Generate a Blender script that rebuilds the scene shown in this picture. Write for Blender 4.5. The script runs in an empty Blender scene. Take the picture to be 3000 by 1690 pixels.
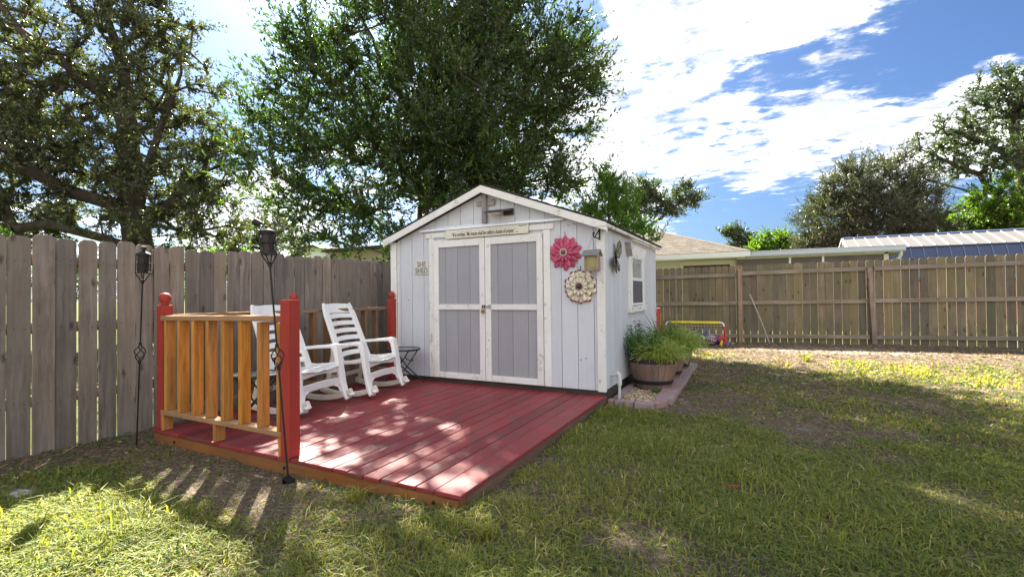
import bpy, bmesh, math, random
import numpy as np
from mathutils import Vector, Matrix

scene = bpy.context.scene
COL = scene.collection
rnd = random.Random(7)
R = math.radians

# ------------------------------------------------------------------ camera
cam_data = bpy.data.cameras.new('camera')
cam = bpy.data.objects.new('camera', cam_data)
COL.objects.link(cam)
scene.camera = cam
cam_data.sensor_width = 36.0
cam_data.lens = 36.0 * 1389.0 / 3000.0
cam_data.clip_start = 0.05
cam_data.clip_end = 2000.0
_a, _p, _r = R(27.2), R(0.83), R(0.6)
_f = Vector((-math.sin(_a) * math.cos(_p), math.cos(_a) * math.cos(_p), math.sin(_p)))
_ri = Vector((math.cos(_a), math.sin(_a), 0))
_up = _ri.cross(_f)
_r2 = _ri * math.cos(_r) - _up * math.sin(_r)
_u2 = _up * math.cos(_r) + _ri * math.sin(_r)
_m = Matrix((_r2, _u2, -_f)).transposed().to_4x4()
_m.translation = Vector((0, 0, 1.25))
cam.matrix_world = _m

# ------------------------------------------------------------------ world, sun, exposure
SUN_EL, SUN_AZ = 44.0, 47.5          # azimuth measured from +Y towards -X
scene.view_settings.view_transform = 'Standard'
scene.view_settings.look = 'None'
scene.view_settings.gamma = 1.0
scene.view_settings.use_curve_mapping = False
scene.view_settings.exposure = 3.12

world = bpy.data.worlds.new('World')
scene.world = world
world.use_nodes = True
wt = world.node_tree
wt.nodes.clear()
wo = wt.nodes.new('ShaderNodeOutputWorld')
sky = wt.nodes.new('ShaderNodeTexSky')
sky.sky_type = 'NISHITA'
sky.sun_disc = False
sky.sun_elevation = R(SUN_EL)
sky.sun_rotation = R(-SUN_AZ)
sky.air_density = 1.0
sky.dust_density = 2.2
sky.ozone_density = 1.5
bg1 = wt.nodes.new('ShaderNodeBackground')
bg1.inputs['Strength'].default_value = 0.05
skt = wt.nodes.new('ShaderNodeMixRGB'); skt.blend_type = 'MULTIPLY'; skt.inputs[0].default_value = 1.0
skt.inputs[2].default_value = (0.168, 0.242, 0.352, 1)
wt.links.new(sky.outputs[0], skt.inputs[1])
wt.links.new(skt.outputs[0], bg1.inputs[0])
bg2 = wt.nodes.new('ShaderNodeBackground')
bg2.inputs['Strength'].default_value = 0.46
tc = wt.nodes.new('ShaderNodeTexCoord')
def wn(t, **k):
    n = wt.nodes.new(t)
    for a, b in k.items(): setattr(n, a, b)
    return n
def wmath(op, a, b=None, c=None):
    n = wn('ShaderNodeMath', operation=op)
    for i, v in enumerate((a, b, c)):
        if v is None: continue
        if isinstance(v, (int, float)): n.inputs[i].default_value = v
        else: wt.links.new(v, n.inputs[i])
    return n.outputs[0]
nrm = wn('ShaderNodeVectorMath', operation='NORMALIZE')
wt.links.new(tc.outputs['Generated'], nrm.inputs[0])
sep = wn('ShaderNodeSeparateXYZ'); wt.links.new(nrm.outputs[0], sep.inputs[0])
zz = wmath('ADD', wmath('MAXIMUM', sep.outputs[2], 0.0), 0.12)
cmb = wn('ShaderNodeCombineXYZ')
wt.links.new(wmath('DIVIDE', sep.outputs[0], zz), cmb.inputs[0])
wt.links.new(wmath('DIVIDE', sep.outputs[1], zz), cmb.inputs[1])
mp = wn('ShaderNodeMapping'); wt.links.new(cmb.outputs[0], mp.inputs[0])
mp.inputs['Rotation'].default_value = (0, 0, R(-8))
mp.inputs['Scale'].default_value = (0.9, 1.35, 1)
mp.inputs['Location'].default_value = (3.1, 1.7, 0)
n1 = wn('ShaderNodeTexNoise'); n1.inputs['Scale'].default_value = 2.6; n1.inputs['Detail'].default_value = 12
n1.inputs['Roughness'].default_value = 0.66; n1.inputs['Distortion'].default_value = 0.35
wt.links.new(mp.outputs[0], n1.inputs['Vector'])
n2 = wn('ShaderNodeTexNoise'); n2.inputs['Scale'].default_value = 11.0; n2.inputs['Detail'].default_value = 12
n2.inputs['Roughness'].default_value = 0.62
wt.links.new(mp.outputs[0], n2.inputs['Vector'])
cover = wmath('ADD', n1.outputs[0], wmath('MULTIPLY', wmath('SUBTRACT', n2.outputs[0], 0.5), 0.95))
# one added fill bank, then large banks and clear lanes of the cloud field: (direction, cos width, weight)
BANKS = [((0.45, -0.80, 0.40), 0.05, 0.26),  # unseen bank added behind the camera to brighten the shaded fronts
         ((-0.117, 0.936, 0.333), 0.9417, 0.17),
         ((-0.343, 0.901, 0.266), 0.9791, 0.12),
         ((0.171, 0.955, 0.242), 0.9819, 0.14),
         ((0.269, 0.926, 0.265), 0.9911, 0.2),
         ((0.025, 0.896, 0.443), 0.9915, 0.2),
         ((-0.173, 0.855, 0.488), 0.997, 0.14),
         ((0.166, 0.885, 0.436), 0.9961, 0.16),
         ((0.301, 0.908, 0.291), 0.9978, 0.14),
         ((0.278, 0.888, 0.366), 0.992, -0.36),
         ((0.207, 0.911, 0.357), 0.9955, -0.22),
         ((0.014, 0.923, 0.385), 0.9972, -0.24),
         ((0.108, 0.921, 0.374), 0.997, -0.2),
         ((0.05, 0.936, 0.35), 0.9989, -0.14),
         ((-0.065, 0.99, 0.124), 0.9936, -0.34),
         ((0.06, 0.991, 0.121), 0.9944, -0.3),
         ((0.159, 0.98, 0.118), 0.9973, -0.2),
         ((0.262, 0.954, 0.143), 0.9978, -0.2),
         ((-0.282, 0.819, 0.5), 0.9979, -0.24),
         ((-0.354, 0.782, 0.513), 0.9991, -0.1),
         ((-0.842, 0.382, 0.382), 0.9351, -0.3),
         ((-0.704, 0.547, 0.453), 0.9759, -0.34),
         ((-0.819, 0.47, 0.33), 0.9914, -0.3),
         ((-0.825, 0.533, 0.187), 0.9901, 0.25),
         ((-0.815, 0.566, 0.122), 0.9896, 0.25),
         ((-0.92, 0.371, 0.129), 0.9871, 0.18),
         ((-0.662, 0.688, 0.297), 0.9747, 0.1),
         ((0.246, 0.893, 0.377), 0.9994, 0.12)]
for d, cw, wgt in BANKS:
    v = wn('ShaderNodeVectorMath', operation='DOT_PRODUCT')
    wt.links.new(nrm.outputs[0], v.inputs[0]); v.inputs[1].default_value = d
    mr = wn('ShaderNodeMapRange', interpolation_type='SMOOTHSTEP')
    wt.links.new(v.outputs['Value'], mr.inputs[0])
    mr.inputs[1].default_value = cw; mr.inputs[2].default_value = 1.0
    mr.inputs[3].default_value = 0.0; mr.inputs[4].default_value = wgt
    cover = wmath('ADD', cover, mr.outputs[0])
mask = wn('ShaderNodeMapRange', interpolation_type='SMOOTHSTEP')
wt.links.new(cover, mask.inputs[0])
mask.inputs[1].default_value = 0.39; mask.inputs[2].default_value = 0.72
mask.inputs[3].default_value = 0.0; mask.inputs[4].default_value = 0.97
n3 = wn('ShaderNodeTexNoise'); n3.inputs['Scale'].default_value = 4.2; n3.inputs['Detail'].default_value = 9
n3.inputs['Roughness'].default_value = 0.6; n3.inputs['Distortion'].default_value = 0.5
wt.links.new(mp.outputs[0], n3.inputs['Vector'])
shade = wn('ShaderNodeMapRange', interpolation_type='SMOOTHSTEP')
wt.links.new(n3.outputs[0], shade.inputs[0])
shade.inputs[1].default_value = 0.39; shade.inputs[2].default_value = 0.76
crp = wn('ShaderNodeValToRGB')
crp.color_ramp.elements[0].color = (0.25, 0.26, 0.28, 1); crp.color_ramp.elements[1].color = (1.0, 0.98, 0.95, 1)
wt.links.new(shade.outputs[0], crp.inputs[0])
wt.links.new(crp.outputs[0], bg2.inputs[0])
ms = wn('ShaderNodeMixShader')
wt.links.new(wmath('POWER', mask.outputs[0], 2.0), ms.inputs[0]); wt.links.new(bg1.outputs[0], ms.inputs[1]); wt.links.new(bg2.outputs[0], ms.inputs[2])
wt.links.new(ms.outputs[0], wo.inputs[0])

sun_data = bpy.data.lights.new('sun', 'SUN')
sun_data.energy = 4.1
sun_data.angle = R(0.53)
sun_data.color = (1.0, 0.93, 0.80)
sun = bpy.data.objects.new('sun', sun_data)
COL.objects.link(sun)
sd = Vector((-math.sin(R(SUN_AZ)) * math.cos(R(SUN_EL)), math.cos(R(SUN_AZ)) * math.cos(R(SUN_EL)), math.sin(R(SUN_EL))))
sun.rotation_euler = sd.to_track_quat('Z', 'Y').to_euler()
sun.location = sd * 60

# ------------------------------------------------------------------ material helpers
def new_mat(name):
    m = bpy.data.materials.new(name)
    m.use_nodes = True
    nt = m.node_tree
    nt.nodes.clear()
    out = nt.nodes.new('ShaderNodeOutputMaterial')
    bs = nt.nodes.new('ShaderNodeBsdfPrincipled')
    nt.links.new(bs.outputs[0], out.inputs[0])
    return m, nt, bs, out
def nd(nt, t, **k):
    n = nt.nodes.new(t)
    for a, b in k.items(): setattr(n, a, b)
    return n
def lk(nt, a, b): nt.links.new(a, b)
def coords(nt, scale=(1, 1, 1), rand=True):
    t = nd(nt, 'ShaderNodeTexCoord')
    mpn = nd(nt, 'ShaderNodeMapping')
    lk(nt, t.outputs['Object'], mpn.inputs[0])
    mpn.inputs['Scale'].default_value = scale
    if rand:
        oi = nd(nt, 'ShaderNodeObjectInfo')
        mu = nd(nt, 'ShaderNodeVectorMath', operation='MULTIPLY')
        cx = nd(nt, 'ShaderNodeCombineXYZ')
        for i in range(3): lk(nt, oi.outputs['Random'], cx.inputs[i])
        lk(nt, cx.outputs[0], mu.inputs[0]); mu.inputs[1].default_value = (37.0, 53.0, 71.0)
        lk(nt, mu.outputs[0], mpn.inputs['Location'])
    return mpn.outputs[0]
def noise(nt, vec, scale, detail=4, rough=0.55, dist=0.0):
    n = nd(nt, 'ShaderNodeTexNoise')
    n.inputs['Scale'].default_value = scale; n.inputs['Detail'].default_value = detail
    n.inputs['Roughness'].default_value = rough; n.inputs['Distortion'].default_value = dist
    lk(nt, vec, n.inputs['Vector'])
    return n.outputs[0]
def ramp(nt, fac, stops):
    r = nd(nt, 'ShaderNodeValToRGB')
    el = r.color_ramp.elements
    while len(el) < len(stops): el.new(0.5)
    for e, (p, c) in zip(el, stops):
        e.position = p; e.color = (c[0], c[1], c[2], 1)
    lk(nt, fac, r.inputs[0])
    return r.outputs[0]
def mix(nt, fac, a, b, mode='MIX'):
    m = nd(nt, 'ShaderNodeMixRGB', blend_type=mode)
    for i, v in enumerate((fac, a, b)):
        if isinstance(v, (int, float)): m.inputs[i].default_value = v
        elif isinstance(v, tuple): m.inputs[i].default_value = (v[0], v[1], v[2], 1)
        else: lk(nt, v, m.inputs[i])
    return m.outputs[0]
def bump(nt, bs, h, strength=0.3, dist=0.01):
    b = nd(nt, 'ShaderNodeBump')
    b.inputs['Strength'].default_value = strength; b.inputs['Distance'].default_value = dist
    lk(nt, h, b.inputs['Height']); lk(nt, b.outputs[0], bs.inputs['Normal'])
def objrand(nt, lo, hi):
    oi = nd(nt, 'ShaderNodeObjectInfo')
    mr = nd(nt, 'ShaderNodeMapRange')
    lk(nt, oi.outputs['Random'], mr.inputs[0])
    mr.inputs[3].default_value = lo; mr.inputs[4].default_value = hi
    return mr.outputs[0]

def simple(name, col, rough=0.6, metal=0.0, var=0.12, vscale=6.0, bmp=0.0, bscale=40.0, spec=0.5):
    m, nt, bs, _ = new_mat(name)
    v = coords(nt)
    n = noise(nt, v, vscale, 5, 0.6)
    c = ramp(nt, n, [(0.25, tuple(x * (1 - var) for x in col)), (0.75, tuple(min(1, x * (1 + var)) for x in col))])
    lk(nt, c, bs.inputs['Base Color'])
    bs.inputs['Roughness'].default_value = rough; bs.inputs['Metallic'].default_value = metal
    bs.inputs['Specular IOR Level'].default_value = spec
    if bmp: bump(nt, bs, noise(nt, v, bscale, 4), bmp)
    return m

def wood(name, dark, light, axis=2, grain=30.0, knots=0.0, rough=0.85, tint=(0.8, 1.2), stain=None, bmp=0.35, lighten=None, sat=(0.75, 1.15), blotch=0.55):
    """Weathered or stained timber with the grain running along one axis."""
    m, nt, bs, _ = new_mat(name)
    s = [grain, grain, grain]; s[axis] = grain * 0.045
    base = coords(nt)
    sc = nd(nt, 'ShaderNodeVectorMath', operation='MULTIPLY'); lk(nt, base, sc.inputs[0]); sc.inputs[1].default_value = tuple(s)
    warp = noise(nt, base, 3.0, 2)
    wv = nd(nt, 'ShaderNodeVectorMath', operation='SCALE'); wv.inputs['Scale'].default_value = 1.6
    wc = nd(nt, 'ShaderNodeCombineXYZ')
    for i in range(3):
        if i != axis: lk(nt, warp, wc.inputs[i])
    lk(nt, wc.outputs[0], wv.inputs[0])
    ad = nd(nt, 'ShaderNodeVectorMath', operation='ADD'); lk(nt, sc.outputs[0], ad.inputs[0]); lk(nt, wv.outputs[0], ad.inputs[1])
    g = noise(nt, ad.outputs[0], 1.0, 6, 0.65, 0.3)
    big = noise(nt, base, 2.2, 4, 0.6)
    c = ramp(nt, g, [(0.30, dark), (0.72, light)])
    c = mix(nt, ramp_fac(nt, big, 0.35, 0.75, 0.0, blotch), c, tuple(x * 0.62 for x in dark))
    if lighten: c = mix(nt, ramp_fac(nt, noise(nt, base, 5.5, 5, 0.7), 0.55, 0.75, 0.0, 0.6), c, lighten)
    if stain: c = mix(nt, ramp_fac(nt, noise(nt, base, 1.3, 3), 0.42, 0.68, 0.0, 0.75), c, stain)
    h = g
    if knots:
        ks = [4.4, 4.4, 4.4]; ks[axis] = 1.9
        kv = nd(nt, 'ShaderNodeVectorMath', operation='MULTIPLY'); lk(nt, base, kv.inputs[0]); kv.inputs[1].default_value = tuple(ks)
        vo = nd(nt, 'ShaderNodeTexVoronoi'); vo.inputs['Scale'].default_value = 1.0
        if axis == 2:
            vo.voronoi_dimensions = '2D'; sk = nd(nt, 'ShaderNodeSeparateXYZ'); ck = nd(nt, 'ShaderNodeCombineXYZ')
            lk(nt, kv.outputs[0], sk.inputs[0]); lk(nt, sk.outputs[0], ck.inputs[0]); lk(nt, sk.outputs[2], ck.inputs[1]); lk(nt, ck.outputs[0], vo.inputs['Vector'])
        else: lk(nt, kv.outputs[0], vo.inputs['Vector'])
        jag = nd(nt, 'ShaderNodeMath', operation='MULTIPLY_ADD'); lk(nt, noise(nt, base, 45, 3), jag.inputs[0]); jag.inputs[1].default_value = 0.10; lk(nt, vo.outputs['Distance'], jag.inputs[2])
        k = ramp_fac(nt, jag.outputs[0], 0.085, 0.150, knots, 0.0)
        sv_ = nd(nt, 'ShaderNodeSeparateXYZ'); lk(nt, vo.outputs['Color'], sv_.inputs[0])
        km = nd(nt, 'ShaderNodeMath', operation='MULTIPLY'); lk(nt, k, km.inputs[0]); lk(nt, ramp_fac(nt, sv_.outputs[0], 0.28, 0.42, 0.0, 1.0), km.inputs[1]); k = km.outputs[0]
        c = mix(nt, k, c, tuple(x * 0.38 for x in dark))
    tn = objrand(nt, tint[0], tint[1])
    hs = nd(nt, 'ShaderNodeHueSaturation'); lk(nt, tn, hs.inputs['Value']); lk(nt, c, hs.inputs['Color'])
    lk(nt, objrand(nt, *sat), hs.inputs['Saturation'])
    lk(nt, hs.outputs[0], bs.inputs['Base Color'])
    bs.inputs['Roughness'].default_value = rough
    bs.inputs['Specular IOR Level'].default_value = 0.25
    bump(nt, bs, h, bmp, 0.004)
    return m

def ramp_fac(nt, val, a, b, lo, hi):
    mr = nd(nt, 'ShaderNodeMapRange'); lk(nt, val, mr.inputs[0])
    mr.inputs[1].default_value = a; mr.inputs[2].default_value = b
    mr.inputs[3].default_value = lo; mr.inputs[4].default_value = hi
    return mr.outputs[0]

def painted(name, col, wear=(0.25, 0.22, 0.18), amount=0.5, rough=0.6, axis=2, grain=60.0, thr=0.62, grime=(0.45, 0.42, 0.36), tint=(0.95, 1.04), gr_amt=0.35, spec=0.25):
    """Paint over timber: brush grain, grime and small worn patches."""
    m, nt, bs, _ = new_mat(name)
    v = coords(nt)
    s = [grain] * 3; s[axis] = grain * 0.05
    sc = nd(nt, 'ShaderNodeVectorMath', operation='MULTIPLY'); lk(nt, v, sc.inputs[0]); sc.inputs[1].default_value = tuple(s)
    g = noise(nt, sc.outputs[0], 1.0, 5, 0.65)
    c = ramp(nt, g, [(0.3, tuple(x * 0.9 for x in col)), (0.7, col)])
    dirt = noise(nt, v, 2.6, 6, 0.7)
    c = mix(nt, ramp_fac(nt, dirt, 0.46, 0.80, 0.0, gr_amt), c, grime)
    w0 = nd(nt, 'ShaderNodeMath', operation='MULTIPLY_ADD'); lk(nt, g, w0.inputs[0]); w0.inputs[1].default_value = 0.5
    lk(nt, noise(nt, v, 9.0, 6, 0.75), w0.inputs[2])
    c = mix(nt, ramp_fac(nt, w0.outputs[0], thr + 0.25, thr + 0.31, 0.0, amount), c, wear)
    hs = nd(nt, 'ShaderNodeHueSaturation'); lk(nt, objrand(nt, *tint), hs.inputs['Value']); lk(nt, c, hs.inputs['Color'])
    lk(nt, hs.outputs[0], bs.inputs['Base Color'])
    lk(nt, ramp_fac(nt, dirt, 0.3, 0.8, rough * 0.85, min(1, rough * 1.25)), bs.inputs['Roughness'])
    bs.inputs['Specular IOR Level'].default_value = spec
    bump(nt, bs, g, 0.35, 0.003)
    return m

def leafy(name, stops, transl=0.35, rough=0.45, patch=0.5, tcol=None, spec=0.5):
    """Leaf material: colour by a per-leaf attribute and slow patches, light shows through."""
    m, nt, bs, out = new_mat(name)
    at = nd(nt, 'ShaderNodeAttribute', attribute_name='tint')
    t = nd(nt, 'ShaderNodeTexCoord')
    n = noise(nt, t.outputs['Object'], patch, 3)
    f = nd(nt, 'ShaderNodeMath', operation='MULTIPLY_ADD'); lk(nt, n, f.inputs[0]); f.inputs[1].default_value = 0.5
    lk(nt, at.outputs['Fac'], f.inputs[2])
    f2 = nd(nt, 'ShaderNodeMath', operation='SUBTRACT'); lk(nt, f.outputs[0], f2.inputs[0]); f2.inputs[1].default_value = 0.25
    c = ramp(nt, f2.outputs[0], stops)
    lk(nt, c, bs.inputs['Base Color'])
    bs.inputs['Roughness'].default_value = rough
    bs.inputs['Specular IOR Level'].default_value = spec
    tr = nd(nt, 'ShaderNodeBsdfTranslucent')
    tcx = mix(nt, 1.0, c, tcol or (1.6, 1.9, 0.7), 'MULTIPLY')
    lk(nt, tcx, tr.inputs[0])
    mx = nd(nt, 'ShaderNodeMixShader'); mx.inputs[0].default_value = transl
    lk(nt, bs.outputs[0], mx.inputs[1]); lk(nt, tr.outputs[0], mx.inputs[2]); lk(nt, mx.outputs[0], out.inputs[0])
    return m

M = {}
M['fence_left'] = wood('weathered_fence_pine', (0.16, 0.128, 0.103), (0.40, 0.342, 0.295), 2, 26, 0.75, tint=(0.66, 1.20), stain=(0.23, 0.19, 0.15))
M['fence_right'] = wood('damp_fence_pine', (0.13, 0.105, 0.070), (0.29, 0.235, 0.16), 2, 26, 0.85, tint=(0.68, 1.22), stain=(0.155, 0.138, 0.065))
M['fence_rail'] = wood('fence_rail_timber', (0.19, 0.155, 0.12), (0.38, 0.32, 0.26), 0, 24, 0.5, tint=(0.9, 1.1), stain=(0.16, 0.14, 0.09))
M['fence_rail_y'] = wood('fence_rail_timber_back', (0.10, 0.08, 0.06), (0.20, 0.17, 0.14), 1, 24)
M['fence_post'] = wood('fence_post_timber', (0.20, 0.14, 0.10), (0.42, 0.31, 0.23), 2, 24, 0.6, tint=(0.9, 1.1))
M['siding'] = painted('pale_siding_paint', (0.615, 0.645, 0.69), amount=0.30, thr=0.66, grime=(0.48, 0.47, 0.46), gr_amt=0.45)
M['siding_y'] = painted('pale_siding_paint_side', (0.615, 0.645, 0.69), amount=0.30, thr=0.66, grime=(0.50, 0.48, 0.45), gr_amt=0.45)
M['trim'] = painted('cream_trim_paint', (0.82, 0.815, 0.79), amount=0.55, thr=0.60, grime=(0.50, 0.46, 0.37))
M['trim_x'] = painted('cream_trim_paint_lengthwise', (0.82, 0.815, 0.79), amount=0.55, thr=0.60, axis=0, grime=(0.50, 0.46, 0.37))
M['trim_y'] = painted('cream_trim_paint_deep', (0.82, 0.815, 0.79), amount=0.8, thr=0.56, axis=1, grime=(0.50, 0.46, 0.37))
M['door_panel'] = painted('grey_door_paint', (0.345, 0.350, 0.372), amount=0.12, thr=0.66, grime=(0.27, 0.26, 0.29), rough=0.7)
M['deck'] = painted('red_deck_paint', (0.27, 0.027, 0.030), wear=(0.11, 0.06, 0.05), amount=0.8, thr=0.54, axis=1, grain=45, rough=0.50, spec=0.5, grime=(0.17, 0.05, 0.06), tint=(0.72, 1.25), gr_amt=0.8)
M['red_post'] = painted('red_post_paint', (0.36, 0.045, 0.032), wear=(0.12, 0.05, 0.03), amount=0.4, thr=0.64, axis=2, grain=40, rough=0.6, grime=(0.22, 0.035, 0.028))
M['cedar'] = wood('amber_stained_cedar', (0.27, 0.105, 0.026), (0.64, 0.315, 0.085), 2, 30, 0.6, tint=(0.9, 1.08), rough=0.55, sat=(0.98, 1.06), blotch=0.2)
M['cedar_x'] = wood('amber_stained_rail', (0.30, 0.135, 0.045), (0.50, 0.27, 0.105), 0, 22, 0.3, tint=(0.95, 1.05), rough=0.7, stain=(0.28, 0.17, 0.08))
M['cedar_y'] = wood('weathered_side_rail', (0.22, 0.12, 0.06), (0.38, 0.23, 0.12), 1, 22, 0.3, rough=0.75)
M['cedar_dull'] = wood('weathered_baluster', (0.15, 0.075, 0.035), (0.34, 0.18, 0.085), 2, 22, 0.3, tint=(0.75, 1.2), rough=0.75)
M['rim'] = wood('brown_stained_rim_board', (0.16, 0.065, 0.030), (0.32, 0.15, 0.065), 0, 22, 0.3, stain=(0.17, 0.10, 0.06), rough=0.8)
M['rim_y'] = wood('brown_stained_side_board', (0.16, 0.075, 0.04), (0.32, 0.17, 0.09), 1, 22, 0.3, stain=(0.17, 0.11, 0.07), rough=0.8)
M['grey_wood'] = wood('silvered_timber', (0.22, 0.20, 0.19), (0.42, 0.40, 0.38), 2, 26, 0.3)
M['feeder_wood'] = wood('feeder_timber', (0.26, 0.20, 0.15), (0.42, 0.34, 0.26), 2, 30)
M['shingle_dark'] = simple('dark_asphalt_shingle', (0.055, 0.052, 0.058), 0.95, var=0.35, vscale=40, bmp=0.5, bscale=120)
M['shingle_tan'] = simple('tan_asphalt_shingle', (0.085, 0.066, 0.049), 0.95, var=0.3, vscale=8, bmp=0.5, bscale=60)
M['skid'] = wood('dirty_floor_skid', (0.05, 0.04, 0.03), (0.15, 0.125, 0.095), 0, 20)
M['groove'] = simple('grey_groove_paint', (0.22, 0.21, 0.21), 0.9)  # darker grey than the siding, shows in the board joints
M['dark'] = simple('dark_void', (0.02, 0.02, 0.022), 0.9)
M['iron'] = simple('black_iron', (0.022, 0.021, 0.023), 0.5, 0.6, var=0.3, vscale=30, bmp=0.2)
M['rust_iron'] = simple('rusty_canister', (0.035, 0.024, 0.020), 0.55, 0.5, var=0.4, vscale=14)
M['plastic'] = simple('white_moulded_plastic', (0.80, 0.80, 0.79), 0.33, var=0.03, vscale=3)
M['plastic_dirty'] = simple('white_plastic_weathered_underside', (0.72, 0.68, 0.60), 0.5, var=0.12, vscale=9)
M['table_metal'] = simple('dark_tube_metal', (0.045, 0.05, 0.052), 0.4, 0.6)
M['aluminium'] = simple('white_flashing', (0.76, 0.79, 0.84), 0.4, 0.15, var=0.05)
M['steel'] = simple('galvanised_steel', (0.45, 0.43, 0.40), 0.4, 0.9)
M['brass'] = simple('brass_padlock', (0.32, 0.22, 0.12), 0.4, 0.8)
M['lamp_black'] = simple('brown_black_lamp_plastic', (0.055, 0.042, 0.045), 0.45)
M['sign_cream'] = painted('cream_sign_board', (0.70, 0.68, 0.56), amount=0.25, thr=0.64, axis=0)
M['sign_ink'] = simple('grey_sign_ink', (0.17, 0.18, 0.19), 0.8, var=0.25, vscale=40)
M['ink'] = simple('black_sign_ink', (0.05, 0.05, 0.052), 0.8)
M['pink'] = painted('raspberry_petal_enamel', (0.56, 0.10, 0.19), wear=(0.25, 0.04, 0.08), amount=0.5, thr=0.62, axis=2, grime=(0.36, 0.045, 0.09), rough=0.45, tint=(0.8, 1.15))
M['cream_petal'] = painted('cream_petal_enamel', (0.78, 0.74, 0.57), wear=(0.45, 0.30, 0.15), amount=0.5, thr=0.62, axis=2, grime=(0.66, 0.58, 0.40), rough=0.45, tint=(0.9, 1.06))
M['petal_tip'] = simple('maroon_petal_tip', (0.22, 0.03, 0.04), 0.5)
M['seed_brown'] = simple('brown_flower_centre', (0.16, 0.09, 0.05), 0.7, var=0.4, vscale=60, bmp=0.6, bscale=120)
M['seed_dark'] = simple('plum_flower_centre', (0.07, 0.03, 0.05), 0.6, var=0.4, vscale=60, bmp=0.6, bscale=120)
M['bead_white'] = simple('white_bead', (0.8, 0.78, 0.72), 0.4)
M['bead_plum'] = simple('plum_bead', (0.16, 0.03, 0.07), 0.5)
M['verdigris'] = simple('aged_butterfly_metal', (0.30, 0.26, 0.17), 0.6, 0.4, var=0.5, vscale=30)
M['verdigris_blue'] = simple('blue_butterfly_spot', (0.25, 0.42, 0.45), 0.5)
M['pvc'] = simple('grey_white_pvc', (0.52, 0.54, 0.52), 0.45)
M['stave'] = wood('barrel_stave', (0.19, 0.115, 0.085), (0.33, 0.21, 0.16), 2, 16, tint=(0.78, 1.2), rough=0.7)
M['hoop'] = simple('black_barrel_hoop', (0.03, 0.026, 0.035), 0.5, 0.3)
M['soil'] = simple('potting_soil', (0.045, 0.03, 0.02), 1.0, bmp=0.8)
M['brick'] = simple('mauve_paver', (0.29, 0.215, 0.225), 0.9, var=0.22, vscale=14, bmp=0.5, bscale=90)
M['brick_red'] = simple('rose_paver', (0.33, 0.20, 0.185), 0.9, var=0.22, vscale=14, bmp=0.5, bscale=90)
M['toy_red'] = simple('glossy_red_plastic', (0.50, 0.02, 0.025), 0.35, var=0.06)
M['toy_yellow'] = simple('yellow_sleeve', (0.72, 0.58, 0.02), 0.5, var=0.12)
M['toy_blue'] = simple('blue_fabric', (0.03, 0.06, 0.28), 0.7, var=0.35)
M['toy_green'] = simple('neon_green_plastic', (0.08, 0.65, 0.06), 0.5)
M['toy_maroon'] = simple('maroon_ball', (0.10, 0.02, 0.025), 0.55)
M['ball_white'] = simple('white_ball_panel', (0.75, 0.75, 0.74), 0.4, var=0.04)
M['ball_black'] = simple('black_ball_patch', (0.02, 0.02, 0.025), 0.4)
M['white_tube'] = simple('white_tube', (0.78, 0.79, 0.80), 0.35)
M['net'] = simple('white_netting', (0.62, 0.60, 0.56), 0.8)
M['stick'] = simple('pale_pole', (0.34, 0.31, 0.27), 0.7)
M['cream_wall'] = simple('cream_house_wall', (0.56, 0.545, 0.46), 0.8, var=0.05)
M['beige_siding'] = simple('beige_lap_siding', (0.50, 0.46, 0.33), 0.75, var=0.06)
M['white_house_trim'] = simple('white_house_trim', (0.72, 0.74, 0.76), 0.5, var=0.04)
M['gutter'] = simple('pale_blue_gutter', (0.46, 0.50, 0.60), 0.4, var=0.04)
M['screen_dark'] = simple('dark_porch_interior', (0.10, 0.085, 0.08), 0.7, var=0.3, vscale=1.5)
M['fascia_brown'] = simple('dark_lintel', (0.055, 0.035, 0.035), 0.7)
M['barn_roof'] = simple('light_metal_roof', (0.105, 0.100, 0.097), 0.6, 0.0, var=0.04)
M['barn_rib'] = simple('white_roof_rib', (0.34, 0.34, 0.34), 0.5)
M['barn_blue'] = simple('navy_metal_panel', (0.040, 0.058, 0.12), 0.45, 0.2, var=0.1)
M['barn_blue_rib'] = simple('navy_rib', (0.11, 0.15, 0.27), 0.4, 0.2)
M['barn_red'] = simple('barn_red_wall', (0.42, 0.09, 0.08), 0.7)
M['bark'] = wood('oak_bark', (0.045, 0.034, 0.026), (0.14, 0.11, 0.085), 2, 9, bmp=0.9, rough=0.95)
M['bark_light'] = wood('lichened_bark', (0.08, 0.062, 0.048), (0.22, 0.18, 0.145), 2, 9, bmp=0.9, rough=0.95)
M['wire'] = simple('power_wire', (0.25, 0.25, 0.25), 0.6)
M['blind'] = simple('white_blind_slat', (0.72, 0.74, 0.76), 0.5)

# leaves
M['leaf_main'] = leafy('glossy_laurel_leaf', [(0.0, (0.022, 0.046, 0.014)), (0.5, (0.050, 0.092, 0.022)), (1.0, (0.12, 0.175, 0.034))], 0.36, 0.28, 0.7, tcol=(1.7, 1.85, 0.6), spec=0.6)
M['leaf_oak'] = leafy('live_oak_leaf', [(0.0, (0.040, 0.052, 0.024)), (0.5, (0.080, 0.096, 0.042)), (1.0, (0.17, 0.165, 0.062))], 0.28, 0.34, 0.35, spec=0.7, tcol=(1.6, 1.7, 0.6))
M['leaf_bush'] = leafy('grey_green_leaf', [(0.0, (0.036, 0.044, 0.028)), (0.5, (0.072, 0.080, 0.048)), (1.0, (0.132, 0.126, 0.066))], 0.25, 0.45, 0.4)
M['leaf_oak_far'] = leafy('far_oak_leaf', [(0.0, (0.033, 0.051, 0.030)), (0.5, (0.068, 0.093, 0.048)), (1.0, (0.128, 0.143, 0.068))], 0.25, 0.4, 0.4)
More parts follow.
